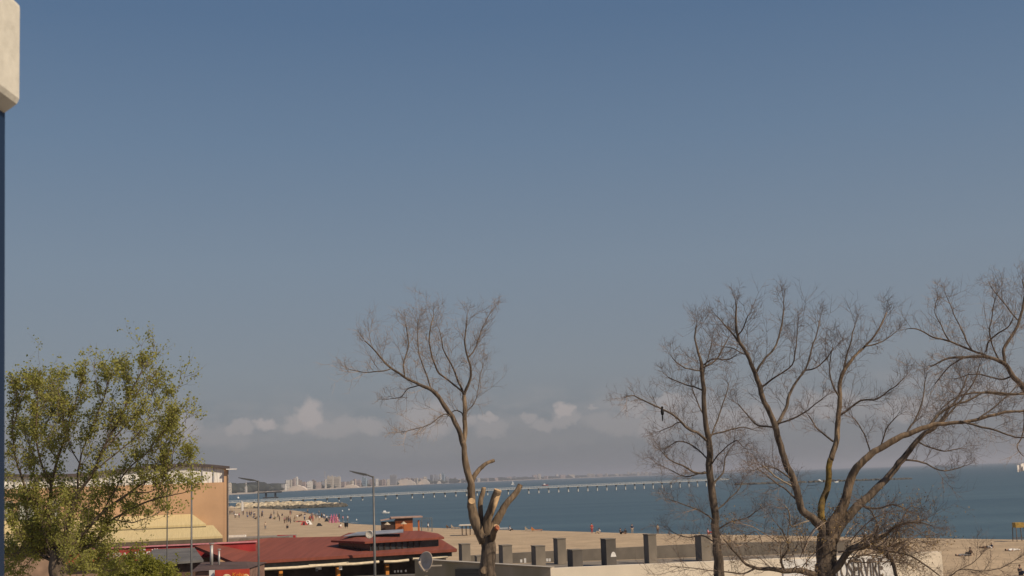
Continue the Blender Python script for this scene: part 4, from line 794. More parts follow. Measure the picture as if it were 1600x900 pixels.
for i, (x0, x1, yt, yb, Y, lb) in enumerate(PIL):
    s = Y / F; W_ = (x1 - x0) * s; a = R(17); vis = .30 if i not in (1, 5) else .38; side = W_ * vis / math.sin(a); side = min(side, 1.15); fr_ = (W_ - side * math.sin(a)) / math.cos(a)
    cx = (x0 + x1) / 2; ptop = D(cx, yt, Y); z0 = 5.0; h = ptop.z - z0; t = thing('concrete_pillar', lb, 'pillar', (ptop.x, Y + .5, z0), a, 'concrete pillars on the terrace')
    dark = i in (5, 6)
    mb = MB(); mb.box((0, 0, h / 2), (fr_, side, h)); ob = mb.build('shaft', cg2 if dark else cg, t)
    bv = ob.modifiers.new('b', 'BEVEL'); bv.width = .02; bv.segments = 1
    MB().box((0, 0, h + .03), (fr_ + .05, side + .05, .06)).build('cap', cg, t)
    if i == 6:
        q = [(fr_ * .2 + .2 * math.cos(math.pi * k / 8) * (1.0 if 0 < k < 8 else 1.1), h * .34 + .36 * math.sin(math.pi * k / 8)) for k in range(9)]
        MB().prism([(x, -side / 2 - .002, z) for x, z in q], [(x, -side / 2 - .014, z) for x, z in q]).build('sticker', CLO['white'], t)

# ---------------------------------------------------------------- near walls: grey wall with dish, cream wall with the sign
def near_walls():
    c = D(860, 888, 62); zt = c.z; l = D(648, 876, 65.8); r_ = G(1471, 862, zt); c = G(860, 888, zt)
    cm = mat('cream_render', (.74, .65, .52), .9, .05, .6, .01); gm = mat('grey_render', (.46, .36, .26), .95, .12, .6, .01, col2=(.27, .22, .12), aniso=(1, 1, .35)); cap = mat('wall_coping', (.38, .34, .29), .85, .1)
    t = thing('cream_wall', 'cream rendered wall at the bottom with a white painted sign', 'wall', (c.x, c.y, 2.0)); O = Vector(t.location)
    def wall(a, b, m, nm, th=.3, par=t):
        d = (b - a); d.z = 0; n = Vector((-d.y, d.x, 0)).normalized() * th; A = a - O; B = b - O
        return MB().prism([(A.x, A.y, 0), (B.x, B.y, 0), (B.x + n.x, B.y + n.y, 0), (A.x + n.x, A.y + n.y, 0)], [(A.x, A.y, A.z), (B.x, B.y, B.z), (B.x + n.x, B.y + n.y, B.z), (A.x + n.x, A.y + n.y, A.z)]).build(nm, m, par)
    wall(c, r_, cm, 'front', .35)
    dr = (r_ - c); dr.z = 0; L_ = dr.length; dr.normalize(); nn = Vector((dr.y, -dr.x, 0)); an = math.atan2(dr.y, dr.x)
    def at(px, py, off=.0):
        rr = ray(px, py); k = (c + nn * off - CAMP).dot(nn) / rr.dot(nn); return CAMP + rr * k - O
    a, b = at(1222, 867, .03), at(1397, 862.5, .03); wd = (b - a).length; m_ = (a + b) / 2; zt2 = min(a.z, b.z, zt - 2.0 - .06)
    sg = MB().box((m_.x, m_.y, zt2 - .95), (wd, .05, 1.9), an).build('painted_sign', mat('sign_white', (.78, .76, .72), .8, .05, 1), t)
    bk = mat('sign_lettering', (.15, .125, .11), .8, .25, 5)
    q = at(1283, 906, .065); text_mesh('AUTOSERVIRE', 1.0, (q.x, q.y, q.z), sg, bk, 0, sx=.50, off=.02, rot=(math.pi / 2, 0, an), sy=1.3)
    t2 = thing('grey_wall', 'stained grey side wall below the satellite dish', 'wall', (l.x, l.y, 2.0)); O = Vector(t2.location)
    wall(l, c, gm, 'face', .3, t2)
    d = (c - l); d.z = 0; d.normalize(); n2 = Vector((-d.y, d.x, 0)); A = l - O; B = c - O
    MB().prism([(A.x, A.y, A.z + .003), (B.x, B.y, B.z + .003), (B.x + n2.x * .4, B.y + n2.y * .4, B.z + .003), (A.x + n2.x * .4, A.y + n2.y * .4, A.z + .003)], [(A.x - .05, A.y - .1, A.z + .09), (B.x, B.y - .1, B.z + .06), (B.x + n2.x * .4, B.y + n2.y * .4, B.z + .06), (A.x + n2.x * .4, A.y + n2.y * .4, A.z + .09)]).build('coping', cap, t2)
    # grille in the grey wall
    f = .40; p = A.lerp(B, f); MB().box((p.x + d.x * .3 - n2.x * .04, p.y + d.y * .3 - n2.y * .04, A.z - 1.2), (1.9, .1, 1.6), math.atan2(d.y, d.x)).build('shutter', mat('shutter_dark', (.07, .065, .055), .6, .25, 3, aniso=(.2, .2, 6)), t2)
    # dish on a bracket at the left end
    p = D(665, 894, 62.5); ds = thing('satellite_dish', 'large pale grey satellite dish at the end of the grey wall', 'satellite dish', (p.x, 62.5, p.z)); dish(ds, .45, .05, mat('dish_grey', (.50, .42, .34), .7, .08), yaw=R(-38), tilt=R(-12))
    MB().box((.35, .6, .25), (.8, .06, .06)).build('bracket', cap, ds); MB().box((0, .4, -4.2), (.14, .14, 8)).build('stand_post', gm, ds)
near_walls()

# ---------------------------------------------------------------- street lamps and thin pole
def lamp(px, ytop, Y, hx, hy, ax, ay, lb, r_=.07):
    top = D(px, ytop, Y); t = thing('street_lamp', lb, 'street lamp', (top.x, Y, 2.0), 0, 'led street lamps'); O = Vector(t.location); m = mat('lamp_steel', (.13, .13, .13), .5, .1, metal=.3)
    hh = top.z - 2.0; MB().tube([(0, 0, 0), (0, 0, 1.2)], .11, 8).build('base', m, t, smooth=True); MB().tube([(0, 0, 1.2), (0, 0, hh)], [r_ * .95, r_ * .55], 8).build('pole', m, t, smooth=True)
    e = D(ax, ay, Y) - O; h = D(hx, hy, Y) - O; MB().tube([(0, 0, hh - .05), e], .035, 6).build('arm', m, t)
    d = (h - e); s = Vector((0, .16, 0)); u = Vector((0, 0, .035)); MB().prism([e - s - u * 1.6, h - s * .8 - u * .4, h + s * .8 - u * .4, e + s - u * 1.6], [e - s + u, h - s * .8 + u * .6, h + s * .8 + u * .6, e + s + u]).build('lamp_head', m, t)
    MB().prism([e.lerp(h, .15) - s * .7 - u * 2.1, e.lerp(h, .85) - s * .6 - u * 1.2, e.lerp(h, .85) + s * .6 - u * 1.2, e.lerp(h, .15) + s * .7 - u * 2.1], [e.lerp(h, .15) - s * .7 - u * 1.3, e.lerp(h, .85) - s * .6 - u * .55, e.lerp(h, .85) + s * .6 - u * .55, e.lerp(h, .15) + s * .7 - u * 1.3]).build('led_plate', mat('led_plate', (.4, .4, .38), .4), t)
lamp(583.2, 743.8, 58, 546.5, 736, 573, 741.5, 'tallest street lamp, standing before the red roof near the centre', .08)
lamp(403.6, 750.8, 70, 373, 746.5, 396, 750, 'middle street lamp, between the orange hall and the far groyne', .075)
lamp(299.5, 752, 62, 285, 748, 298, 751.5, 'leftmost street lamp, in front of the orange hall', .07)
p = D(261.5, 770, 75); t = thing('thin_pole', 'thin bare metal pole left of the leftmost street lamp', 'pole', (p.x, 75, 2.0)); MB().tube([(0, 0, 0), (0, 0, p.z - 2 + 1)], [.05, .035], 6).build('shaft', mat('lamp_steel', (.1, .1, .1)), t); MB().ball((0, 0, p.z - 1), .08, 6, 4).build('cap', mat('lamp_steel', (.1, .1, .1)), t)

# ---------------------------------------------------------------- trees
bark = mat('bark', (.185, .142, .105), .95, .35, 9, .05, col2=(.052, .041, .033), aniso=(1, 1, .22)); bark_l = mat('bark_light', (.26, .19, .125), .95, .35, 9, .04, col2=(.075, .056, .042), aniso=(1, 1, .22)); twig_m = mat('twig', (.21, .155, .12), .9, .2, 2); twig_p = mat('twig_pale', (.32, .245, .19), .9, .2, 2); moss = mat('mossy_bark', (.26, .17, .04), .95, .3, 4, .02, col2=(.07, .052, .03)); cut_m = mat('cut_wood', (.50, .34, .19), .8, .2, 8)
class Tree:
    def __init__(s, name, label, cat, Y, seed, basepx):
        s.Y = Y; s.paths = []; s.rng = random.Random(seed); b = D(basepx[0], basepx[1], Y); s.base = Vector((b.x, Y, 1.95)); s.t = thing(name, label, cat, s.base); s.tw = MB(); s.lf = MB()
    def limb(s, pts, dy=0.0, m=None, name='limb', n=9, start=None, kink=1.6):
        # pts: (px,py,width_px); runs from nearest existing limb, drifting dy metres in depth
        y0 = s.Y
        if s.paths:
            q = D(pts[0][0], pts[0][1], s.Y); best = min((((Vector((a.x, 0, a.z)) - Vector((q.x, 0, q.z))).length, a.y) for P, W_ in s.paths for a in P)); y0 = best[1]
        W3 = []; Rr = []
        for i, (x, y, w) in enumerate(pts):
            k = i / (len(pts) - 1); Yi = y0 + dy * k; v = D(x, y, Yi); W3.append((v.x, v.y, v.z, max(w if (not s.paths or w > 19) else w * .84, 1.1) * Yi / F / 2))
        cs = catmull(W3, 5); P = []; 
        acc = [Vector(cs[0][:3])]; ph = s.rng.uniform(0, 50); prev = None
        for i, c_ in enumerate(cs):
            v = Vector(c_[:3]); r_ = max(c_[3], .008)
            if prev is not None and i < len(cs) - 1 and (v - prev).length < r_ * .7: continue
            prev = v.copy(); e = min(1, i / 3); am = (.036 + r_ * .16) * kink * e
            v += Vector((noise.noise(v * 1.3 + Vector((ph, 0, 0))), noise.noise(v * 1.3 + Vector((0, ph, 0))), noise.noise(v * 1.3 + Vector((0, 0, ph))))) * am + Vector((noise.noise(v * 4 + Vector((ph, 9, 0))), 0, noise.noise(v * 4 + Vector((3, ph, 0))))) * am * .35
            P.append(v); Rr.append(r_ * (1 + .07 * noise.noise(v * 2.5)))
        if not s.paths:
            g = P[0].copy(); g.z = 1.9; P = [g, g.lerp(P[0], .04), g.lerp(P[0], .5)] + P; Rr = [Rr[0] * 1.6, Rr[0] * 1.25, Rr[0] * 1.08] + Rr
        s.paths.append((P, Rr)); mb_ = MB(); thick = Rr[0] > .07
        if thick:  # finer rings so the bark relief shows
            P2 = []; R2 = []
            for a, b, ra, rb in zip(P, P[1:], Rr, Rr[1:]):
                k_ = max(1, min(12, int((b - a).length / .09)))
                for q in range(k_): P2.append(a.lerp(b, q / k_)); R2.append(ra + (rb - ra) * q / k_)
            P2.append(P[-1]); R2.append(Rr[-1]); nn = 18; mb_.tube(P2, R2, nn)
            for i in range(len(P2)):
                for k in range(nn):
                    v = Vector(mb_.v[i * nn + k]); g = noise.noise(Vector((v.x * 11, v.y * 11, v.z * 2.6))) * .11 + noise.noise(v * 6) * .06
                    mb_.v[i * nn + k] = tuple(v + (v - P2[i]) * g)
        else: mb_.tube(P, Rr, n if Rr[0] > .05 else 5)
        ob = mb_.build(name, m or bark, s.t, smooth=True, origin=tuple(s.base)); ob.location = (0, 0, 0)
        return P, Rr
    def twig(s, p, d, ln, r_, lev, up_=.25, bend=.24):
        R_ = s.rng; n = 4 if lev == 1 else 3; P = [p]; d = d.normalized(); q = p.copy()
        for i in range(n):
            d = (d + Vector((R_.gauss(0, bend * .5), R_.gauss(0, bend * .5), R_.gauss(0, bend * .45) + up_ * .4))).normalized(); q = q + d * (ln / n); P.append(q.copy())
        s.tw.tube(P, [r_ * (1 - .65 * i / n) for i in range(n + 1)], 3, cap=False)
        return P
    def spray(s, p, d, ln, r_, kids=(5, 3), lev=1, up_=.25, leaf=None, stop=3):
        P = s.twig(p, d, ln, r_, lev, up_)
        if leaf and lev >= leaf[0]: s.leaves(P, leaf)
        if lev >= stop: return
        R_ = s.rng; k = kids[min(lev - 1, len(kids) - 1)]
        for i in range(k):
            t = R_.uniform(.2, 1) * (len(P) - 1); a = int(min(t, len(P) - 2)); b = P[a].lerp(P[a + 1], t - a); dd = (P[a + 1] - P[a]).normalized()
            o = dd.orthogonal(); o.rotate(Matrix.Rotation(R_.uniform(0, 6.28), 3, dd)); s.spray(b, dd * .75 + o * R_.uniform(.5, 1.0), ln * R_.uniform(.38, .65), r_ * .62, kids, lev + 1, up_, leaf, stop)
    def leaves(s, P, leaf):
        R_ = s.rng; _, n, sz = leaf
        for i in range(n):
            t = R_.uniform(.1, 1) * (len(P) - 1); a = int(min(t, len(P) - 2)); c_ = P[a].lerp(P[a + 1], t - a) + Vector((R_.gauss(0, .05), R_.gauss(0, .05), R_.gauss(0, .05)))
            z = sz * R_.uniform(.6, 1.25); u = Vector((R_.gauss(0, 1), R_.gauss(0, 1), R_.gauss(0, 1) + .3)).normalized(); v = u.orthogonal().normalized(); v.rotate(Matrix.Rotation(R_.uniform(0, 6.28), 3, u))
            w = u.cross(v); s.lf.poly([c_ - v * z * .1, c_ + v * z * .5 + w * z * .38 + u * z * .1, c_ + v * z * 1.05, c_ + v * z * .5 - w * z * .38 + u * z * .1], [(0, 1, 2, 3)])
    def dress(s, step=.3, ln=1.1, r_=.012, wmax=.09, kids=(5, 3), frac=.25, up_=.25, leaf=None, skip=0, stop=3):
        R_ = s.rng
        for P, Rr in s.paths[skip:]:
            acc = 0; L_ = sum((b - a).length for a, b in zip(P, P[1:])); run = 0
            for i in range(len(P) - 1):
                seg = P[i + 1] - P[i]; sl = seg.length; run += sl
                if Rr[i] > wmax or run / L_ < frac: continue
                acc += sl
                while acc > step:
                    acc -= step * R_.uniform(.7, 1.3); b = P[i].lerp(P[i + 1], R_.random()); dd = seg.normalized(); o = dd.orthogonal(); o.rotate(Matrix.Rotation(R_.uniform(0, 6.28), 3, dd))
                    s.spray(b, dd * R_.uniform(.5, 1.1) + o * R_.uniform(.4, 1.0) + Vector((0, 0, up_ * .6)), ln * (R_.uniform(.45, 1.2) if R_.random() < .72 else R_.uniform(1.3, 2.1)), r_ * R_.uniform(.8, 1.3), kids, 1, up_, leaf, stop)
            d = (P[-1] - P[-2]).normalized()
            if Rr[-1] < .06:
                for _ in range(3): s.spray(P[-1], d + Vector((R_.gauss(0, .3), R_.gauss(0, .3), R_.gauss(0, .2))), ln * .8, r_, kids, 1, up_, leaf, stop)
    def finish(s, tm=twig_m, lm=None):
        o = s.tw.build('twigs', tm, s.t, origin=tuple(s.base)); o.location = (0, 0, 0)
        if s.lf.v: o = s.lf.build('foliage', lm, s.t, origin=tuple(s.base)); o.location = (0, 0, 0)
def cut_disc(T, px, py, dy, r_, nrm, m=cut_m):
    q = D(px, py, T.Y + dy) - T.base; n = Vector(nrm).normalized(); MB().tube([q - n * .03, q + n * .015], r_, 12).build('cut_end', m, T.t)

def tree_A():
    T = Tree('pruned_tree', 'half pruned bare tree with sawn stumps in the centre', 'tree', 42, 11, (763, 900))
    T.limb([(764, 905, 26), (762, 880, 24), (761, 859, 23), (759, 842, 21), (758, 832, 12)], name='trunk', n=12)
    T.limb([(758, 846, 20), (744, 815, 19), (735, 793, 17), (735, 772, 14), (733, 747, 13), (728, 718, 11.5), (723, 690, 10)], -.2, bark_l, n=12)
    T.limb([(724, 697, 9), (716, 672, 9), (706, 652, 9), (688, 624, 8), (675, 610, 7), (655, 601, 5.2), (632, 588, 4.6), (611.5, 574, 4), (594, 555, 3.2), (571, 532, 2)], -.8, bark)
    T.limb([(723, 694, 8), (726.5, 680, 8.5), (726.5, 650, 8), (725, 616, 7)], .3, bark_l)
    T.limb([(725, 618, 5), (716, 593, 4), (706, 568, 3), (693, 542, 2.4), (688, 515, 1.6)], .8)
    T.limb([(725, 618, 6), (731.6, 598, 5), (735, 580, 4.2), (730, 555, 3.5), (726.5, 532, 3), (731, 496, 2)], -.6)
    T.limb([(731, 560, 3), (742, 540, 2.5), (752, 515, 2), (768, 486, 1.3)], .9)
    T.limb([(722, 612, 3.6), (700, 592, 3.6), (684, 580, 3.5), (674, 547, 3.1), (670, 527, 2.6), (678, 491, 1.8)], .6, bark_l)
    T.limb([(632, 588, 3.2), (630, 570, 3), (639, 540, 2.6), (634, 505, 2)], .7)
    T.limb([(613, 575, 2.4), (590, 580, 2.2), (566, 582, 1.8), (548, 577, 1.3)], -.4)
    T.limb([(656, 602, 2.2), (638, 606, 2), (625, 622, 1.6), (610, 624, 1.2)], .4)
    T.limb([(706, 653, 2.6), (693, 647, 2.2), (668, 665, 1.8), (627, 675, 1.3)], -.7)
    T.limb([(724, 670, 2.5), (722, 648, 2.2), (710, 643, 2), (700, 650, 1.5)], .4)
    T.limb([(675, 611, 3), (660, 570, 2.6), (652, 545, 2.1), (655, 500, 1.6)], .9)
    T.limb([(727, 645, 2.2), (740, 632, 1.8), (748, 605, 1.5), (755, 575, 1.1)], .7)
    n0 = len(T.paths)
    T.dress(step=.13, ln=.6, r_=.0066, wmax=.07, kids=(6, 4), frac=.12, up_=.3, skip=2)
    T.limb([(733, 765, 9), (739, 749, 9), (752, 734, 8), (764, 723, 7), (772, 719, 6.5)], .5, bark_l, 'sawn_limb'); T.limb([(757, 832, 10), (752, 808, 9), (752.5, 782, 9), (755.6, 763, 8)], .3, bark_l, 'sawn_limb')
    T.limb([(759, 840, 17), (763, 818, 16), (770, 793, 14.5), (776, 767, 14)], -.3, bark_l, 'sawn_limb', 12); T.limb([(762, 842, 18), (771, 822, 16), (788, 795, 12.5), (800, 776, 11), (811, 757, 9.5)], .4, bark_l, 'sawn_limb', 12)
    T.limb([(765, 846, 14), (772, 834, 12), (776, 822, 11)], -.5, bark_l, 'sawn_limb')
    P = T.paths
    for k, m in ((-5, bark_l), (-4, cut_m), (-3, cut_m), (-2, bark_l), (-1, cut_m)):
        Pt, Rr = P[k]; d = (Pt[-1] - Pt[-2]).normalized(); q = Pt[-1] - T.base; MB().tube([q - d * .02, q + d * .02], Rr[-1] * 1.03, 12).build('cut_end', m, T.t)
    # long bare strip where bark is torn on the thick stump, knots
    a = D(778, 770, 41.9) - T.base; b = D(769, 806, 41.6) - T.base; MB().tube([a + Vector((0, -.1, 0)), (a + b) / 2 + Vector((0, -.12, 0)), b + Vector((0, -.06, 0))], [.10, .075, .02], 8).build('torn_bark', cut_m, T.t, smooth=True)
    MB().tube([D(775, 826, 41.35) - T.base, D(777.5, 824, 41.3) - T.base], .085, 10).build('cut_end', mat('fresh_cut_red', (.36, .12, .06), .8, .2, 8), T.t)
    cut_disc(T, 737, 783, -.42, .105, (.3, -1, .5)); cut_disc(T, 757, 891, -.27, .12, (0, -1, .2), bark_l); cut_disc(T, 755, 837, -.30, .09, (0, -1, .2), bark_l)
    T.finish(twig_p)
tree_A()
def tree_B():
    T = Tree('bare_tree', 'slender bare tree with one straight dark trunk, left of the big one', 'tree', 40, 21, (1122, 900))
    T.limb([(1124, 905, 17), (1121, 870, 14.5), (1118.5, 834, 12.5), (1112, 767, 11.5), (1108, 726, 10.5), (1107, 685, 9), (1100.6, 634, 7.5), (1097, 578, 6), (1094, 560, 4.5), (1087, 532, 2.6), (1089, 510, 1.8)], -.3, name='trunk', n=12)
    T.limb([(1106, 690, 5.5), (1090, 677, 5), (1077, 670, 4.8), (1047, 647, 4), (1016, 629, 3), (991, 619, 2.4), (974, 623, 1.5)], -1.0)
    T.limb([(1107, 680, 3.2), (1129, 675, 3), (1154, 670, 2.4), (1180, 672, 1.5)], .7); T.limb([(1097, 575, 3.5), (1118, 563, 3), (1130, 545, 2.4), (1139, 527, 1.8)], .5)
    T.limb([(1097, 572, 3), (1115, 560, 2.5), (1136, 560, 2), (1152, 553, 1.4)], -.5)
    T.limb([(1100, 612, 3.2), (1085, 604, 3), (1070, 601, 2.6), (1044, 589, 2)], .6); T.limb([(1097, 580, 3), (1083, 578, 2.6), (1070, 573, 2.5), (1052, 557.6, 1.8)], -.6)
    T.limb([(1108, 738, 4.5), (1090, 737, 4), (1067, 726, 3), (1045, 719, 2.2), (1034, 708, 1.6)], -.7); T.limb([(1112, 765, 4), (1124, 745, 3.5), (1129, 736, 3), (1131, 715, 2), (1140, 700, 1.4)], .6)
    T.limb([(1075, 668, 2.6), (1062, 660, 2.2), (1050, 668, 1.8), (1030, 676, 1.3)], .5); T.limb([(1107, 690, 3), (1120, 660, 2.6), (1130, 630, 2.2), (1138, 600, 1.5)], .8); T.limb([(1104, 655, 3), (1090, 630, 2.4), (1082, 605, 1.8)], .9)
    T.limb([(1108, 720, 3), (1085, 700, 2.6), (1062, 690, 2.2), (1040, 700, 1.5)], 1.0); T.limb([(1109, 730, 3), (1128, 705, 2.4), (1150, 690, 2), (1165, 700, 1.4)], -.9)
    T.limb([(1102, 737, 2.6), (1080, 745, 2.3), (1058, 740, 1.9), (1036, 728, 1.3)], -.3); T.limb([(1097, 590, 2.6), (1106, 560, 2.1), (1112, 530, 1.6)], .2)
    T.limb([(1117, 815, 3.2), (1095, 800, 2.6), (1070, 790, 2), (1045, 780, 1.4)], -.8); T.limb([(1116, 800, 3), (1140, 780, 2.4), (1160, 755, 1.8)], .8)
    T.limb([(1119, 850, 3), (1098, 838, 2.4), (1075, 840, 1.8), (1050, 830, 1.2)], .7); T.limb([(1118, 830, 3), (1140, 815, 2.4), (1165, 810, 1.8), (1185, 795, 1.3)], -.6)
    T.dress(step=.145, ln=.58, r_=.0062, wmax=.07, kids=(7, 4), frac=.1, up_=.25, skip=0)
    T.finish(twig_m)
    q = D(1035, 646, 39.0); b = tag(thing('bird', 'small black bird perched on the long left branch of the slender tree', 'bird', q), None); b.scale = (.75,) * 3
    k = mat('bird_black', (.01, .01, .012), .7); MB().ball((0, 0, .06), (.07, .09, .16), 8, 6).build('body', k, b, smooth=True); MB().ball((0, -.03, .24), (.05, .06, .05), 8, 6).build('head', k, b, smooth=True); MB().prism([(-.03, .02, -.1), (.03, .02, -.1), (.03, .06, -.1), (-.03, .06, -.1)], [(-.02, .05, -.3), (.02, .05, -.3), (.02, .06, -.3), (-.02, .06, -.3)]).build('tail', k, b)
tree_B()
def tree_C():
    T = Tree('bare_tree', 'big spreading bare tree with thick forked limbs before the cream wall', 'tree', 36, 31, (1290, 900))
    T.limb([(1290, 906, 33), (1290, 880, 31), (1292, 855, 31), (1294, 840, 29), (1296, 828, 16)], name='trunk', n=14)
    T.limb([(1290, 842, 22), (1283, 825, 18), (1268, 808, 14.5), (1254, 793, 13.5), (1238.6, 747, 13), (1220.7, 706, 12), (1210.5, 665, 11), (1200, 639, 9.5), (1187.5, 609, 9), (1180, 583, 8), (1164.5, 547, 6.2), (1153, 532, 5.6), (1150, 501, 4), (1150, 471, 2.6)], -.8, bark, n=12)
    T.limb([(1292, 838, 17), (1287, 820, 14), (1281.7, 794, 12.5), (1288, 770, 11.5), (1293, 755.6, 11), (1298, 717, 10.5)], .3, moss, n=12)
    T.limb([(1298, 719, 10.5), (1306.7, 683, 10), (1312, 650, 9), (1311, 611, 8), (1318, 583, 7), (1331.7, 561, 5.2), (1354, 539, 4), (1373, 514, 3), (1385.6, 489, 1.8)], .8, bark_l, n=10)
    T.limb([(1296, 842, 24), (1301, 822, 20), (1318, 789, 18), (1334, 744, 14.5), (1348, 724, 13), (1362, 711, 12), (1401, 686, 11), (1445.6, 669, 9), (1479, 661, 7.2), (1518, 655.6, 6), (1562, 647, 5), (1600, 641.7, 4), (1640, 630, 3)], -1.0, bark_l, n=12)
    T.limb([(1298, 845, 22), (1310, 824, 19), (1328, 802, 16), (1345.6, 786, 14.5), (1379, 755.6, 13), (1412, 719, 11), (1434.5, 689, 9), (1462, 667, 6.5), (1484, 639, 4.5), (1500, 610, 3), (1512, 585, 2)], .9, bark, n=12)
    T.limb([(1153, 534, 4), (1139, 517, 3), (1122.6, 496, 1.8)], .4); T.limb([(1152, 525, 3), (1163, 510, 2.6), (1170, 495, 1.8)], -.4)
    T.limb([(1181, 583, 5), (1195, 563, 4.2), (1213, 537, 3.6), (1221, 506, 3), (1224, 471, 1.8)], .7); T.limb([(1188, 606, 4), (1215.6, 588, 3.2), (1241, 563, 2.6), (1246, 510, 1.8)], -.7)
    T.limb([(1211, 667, 7), (1222, 650, 6.4), (1231, 634, 6), (1236, 609, 5), (1256.5, 578, 3.6), (1272, 537, 2.6), (1279.5, 501, 1.7)], .8); T.limb([(1210, 668, 3.6), (1185, 665, 3.2), (1169.6, 650, 2.6), (1154, 629, 1.8)], .6); T.limb([(1212, 662, 3.6), (1236, 655, 3.1), (1262, 640, 2.5), (1290, 618, 1.7)], -.6)
    T.limb([(1170, 553, 3.2), (1160, 552, 2.6), (1148, 545, 2), (1135, 543, 1.4)], .5); T.limb([(1257, 578, 3), (1275, 575, 2.6), (1292, 560, 2.2), (1303, 545, 1.5)], -.4)
    T.limb([(1313, 648, 4.2), (1343, 628, 3.6), (1373, 622, 3), (1412, 589, 1.7)], -.7); T.limb([(1302, 690, 4), (1279, 672, 3.2), (1262, 650, 2.2)], .5); T.limb([(1318, 583, 4), (1323, 550, 3.2), (1337, 505, 1.8)], .6); T.limb([(1313, 625, 3.6), (1300, 600, 3), (1297, 570, 2.2), (1302, 540, 1.5)], -.5)
    T.limb([(1350, 541, 3), (1375, 536, 2.4), (1400, 520, 1.5)], .4)
    T.limb([(1447, 669, 6), (1473, 644, 5), (1507, 628, 4.3), (1540, 614, 4), (1573, 614, 3.6), (1605, 617, 3)], .8); T.limb([(1500, 658, 4), (1520, 664, 4), (1545.6, 672, 3.8), (1579, 683, 3), (1606, 685, 2.4)], -.6)
    T.limb([(1361, 711, 3), (1351, 680, 2.6), (1331.7, 653, 1.8)], .5); T.limb([(1412, 682, 4), (1430, 660, 3.5), (1440, 630, 2.8), (1445, 595, 2)], .7); T.limb([(1470, 663, 4), (1490, 640, 3.4), (1520, 600, 2.6), (1530, 570, 1.8)], .5)
    T.limb([(1375, 700, 3), (1385, 672, 2.4), (1400, 650, 1.8)], -.4); T.limb([(1530, 653, 3.2), (1560, 630, 2.6), (1590, 600, 1.8)], .5)
    T.limb([(1412, 719, 4), (1440, 722, 3.2), (1475, 735, 2.4), (1505, 728, 1.7)], .6); T.limb([(1434, 690, 3), (1470, 705, 2.4), (1500, 700, 1.8)], .9)
    T.limb([(1250, 785, 4), (1228, 765, 3.2), (1205, 750, 2.6), (1185, 735, 1.9)], .8); T.limb([(1240, 750, 3.5), (1222, 738, 2.8), (1200, 730, 2.2), (1178, 735, 1.6)], -.8)
    T.limb([(1288, 900, 3), (1300, 910, 3), (1462, 905, 2.6), (1500, 890, 2), (1545, 893, 1.8), (1583, 876, 1.3)], -.6); T.limb([(1500, 890, 2), (1520, 882, 1.7), (1533, 868, 1.2)], .2)
    # pale dead branches
    T.limb([(1270, 812, 4), (1237.5, 822, 3), (1232, 800, 3), (1226.6, 788, 2)], -.9, mat('dead_wood', (.33, .28, .22), .9)); T.limb([(1238, 760, 3.4), (1215, 745, 3), (1193, 726, 2.4)], -.9, mat('dead_wood', (.33, .28, .22)))
    # low limbs
    T.limb([(1290, 900, 17), (1301, 889, 13.5), (1316, 872, 12.5), (1331, 859, 12), (1350, 853, 10.5), (1362, 846, 9), (1384, 833, 6.5), (1402, 820, 4.5), (1430, 815, 3), (1455, 822, 2)], -1.4, bark)
    T.limb([(1352, 853, 10), (1376, 857, 9), (1391, 870, 8), (1400, 896, 6.5), (1404, 915, 6)], -.5, bark); T.limb([(1372, 856, 5), (1400, 862, 4), (1430, 872, 3.4), (1460, 893, 2.6), (1475, 905, 2)], .3)
    T.limb([(1288, 902, 16), (1266, 897, 12), (1247, 891, 10.5), (1209, 891, 8), (1178, 888, 5.5), (1153, 869, 4.2), (1131, 844, 3)], -1.2, bark)
    T.limb([(1225, 890, 5), (1222, 872, 4.2), (1230, 855, 3.4), (1224, 836, 2.6), (1215, 820, 1.8)], -.5); T.limb([(1180, 888, 4), (1160, 896, 3.2), (1130, 892, 2.4), (1090, 890, 1.7), (1050, 885, 1.1)], -.4)
    T.limb([(1345, 790, 4), (1368, 797, 3.4), (1395, 790, 2.8), (1420, 800, 2)], -.6); T.limb([(1362, 846, 4), (1372, 820, 3.4), (1362, 800, 2.8), (1350, 795, 2)], .4)
    T.dress(step=.15, ln=.58, r_=.0062, wmax=.075, kids=(7, 3), frac=.08, up_=.25, skip=1)
    # budding low brush to the right: many fine arching shoots with small brown-green leaves
    T2 = T; n1 = len(T.paths); Rn = T.rng
    for i in range(26):
        x0 = Rn.uniform(1300, 1400); y0 = Rn.uniform(835, 885); x1 = x0 + Rn.uniform(20, 105); y1 = y0 + Rn.uniform(-70, 12)
        T.limb([(x0, y0, 2.6), ((x0 * .6 + x1 * .4), y0 * .5 + y1 * .5 - Rn.uniform(0, 12), 2.2), (x1 * .8 + x0 * .2, y1 * .85 + y0 * .15 - 5, 1.7), (x1, y1 + Rn.uniform(-4, 8), 1.1)], Rn.uniform(-1.4, 1.4), twig_p, 'shoot')
    for i in range(16):
        x0 = Rn.uniform(1170, 1260); y0 = Rn.uniform(840, 892); x1 = x0 + Rn.uniform(-60, 50); y1 = y0 + Rn.uniform(-60, 15)
        T.limb([(x0, y0, 2.2), ((x0 + x1) / 2, y0 * .5 + y1 * .5 - Rn.uniform(0, 12), 1.8), (x1, y1, 1.1)], Rn.uniform(-1.2, 1.2), twig_p, 'shoot')
    T.dress(step=.22, ln=.6, r_=.0065, wmax=.05, kids=(4, 2), frac=.05, up_=.15, leaf=(2, 1, .04), skip=n1)
    T.finish(twig_m, mat('bud_leaf', (.26, .17, .06), .8, .3, 3))
tree_C()
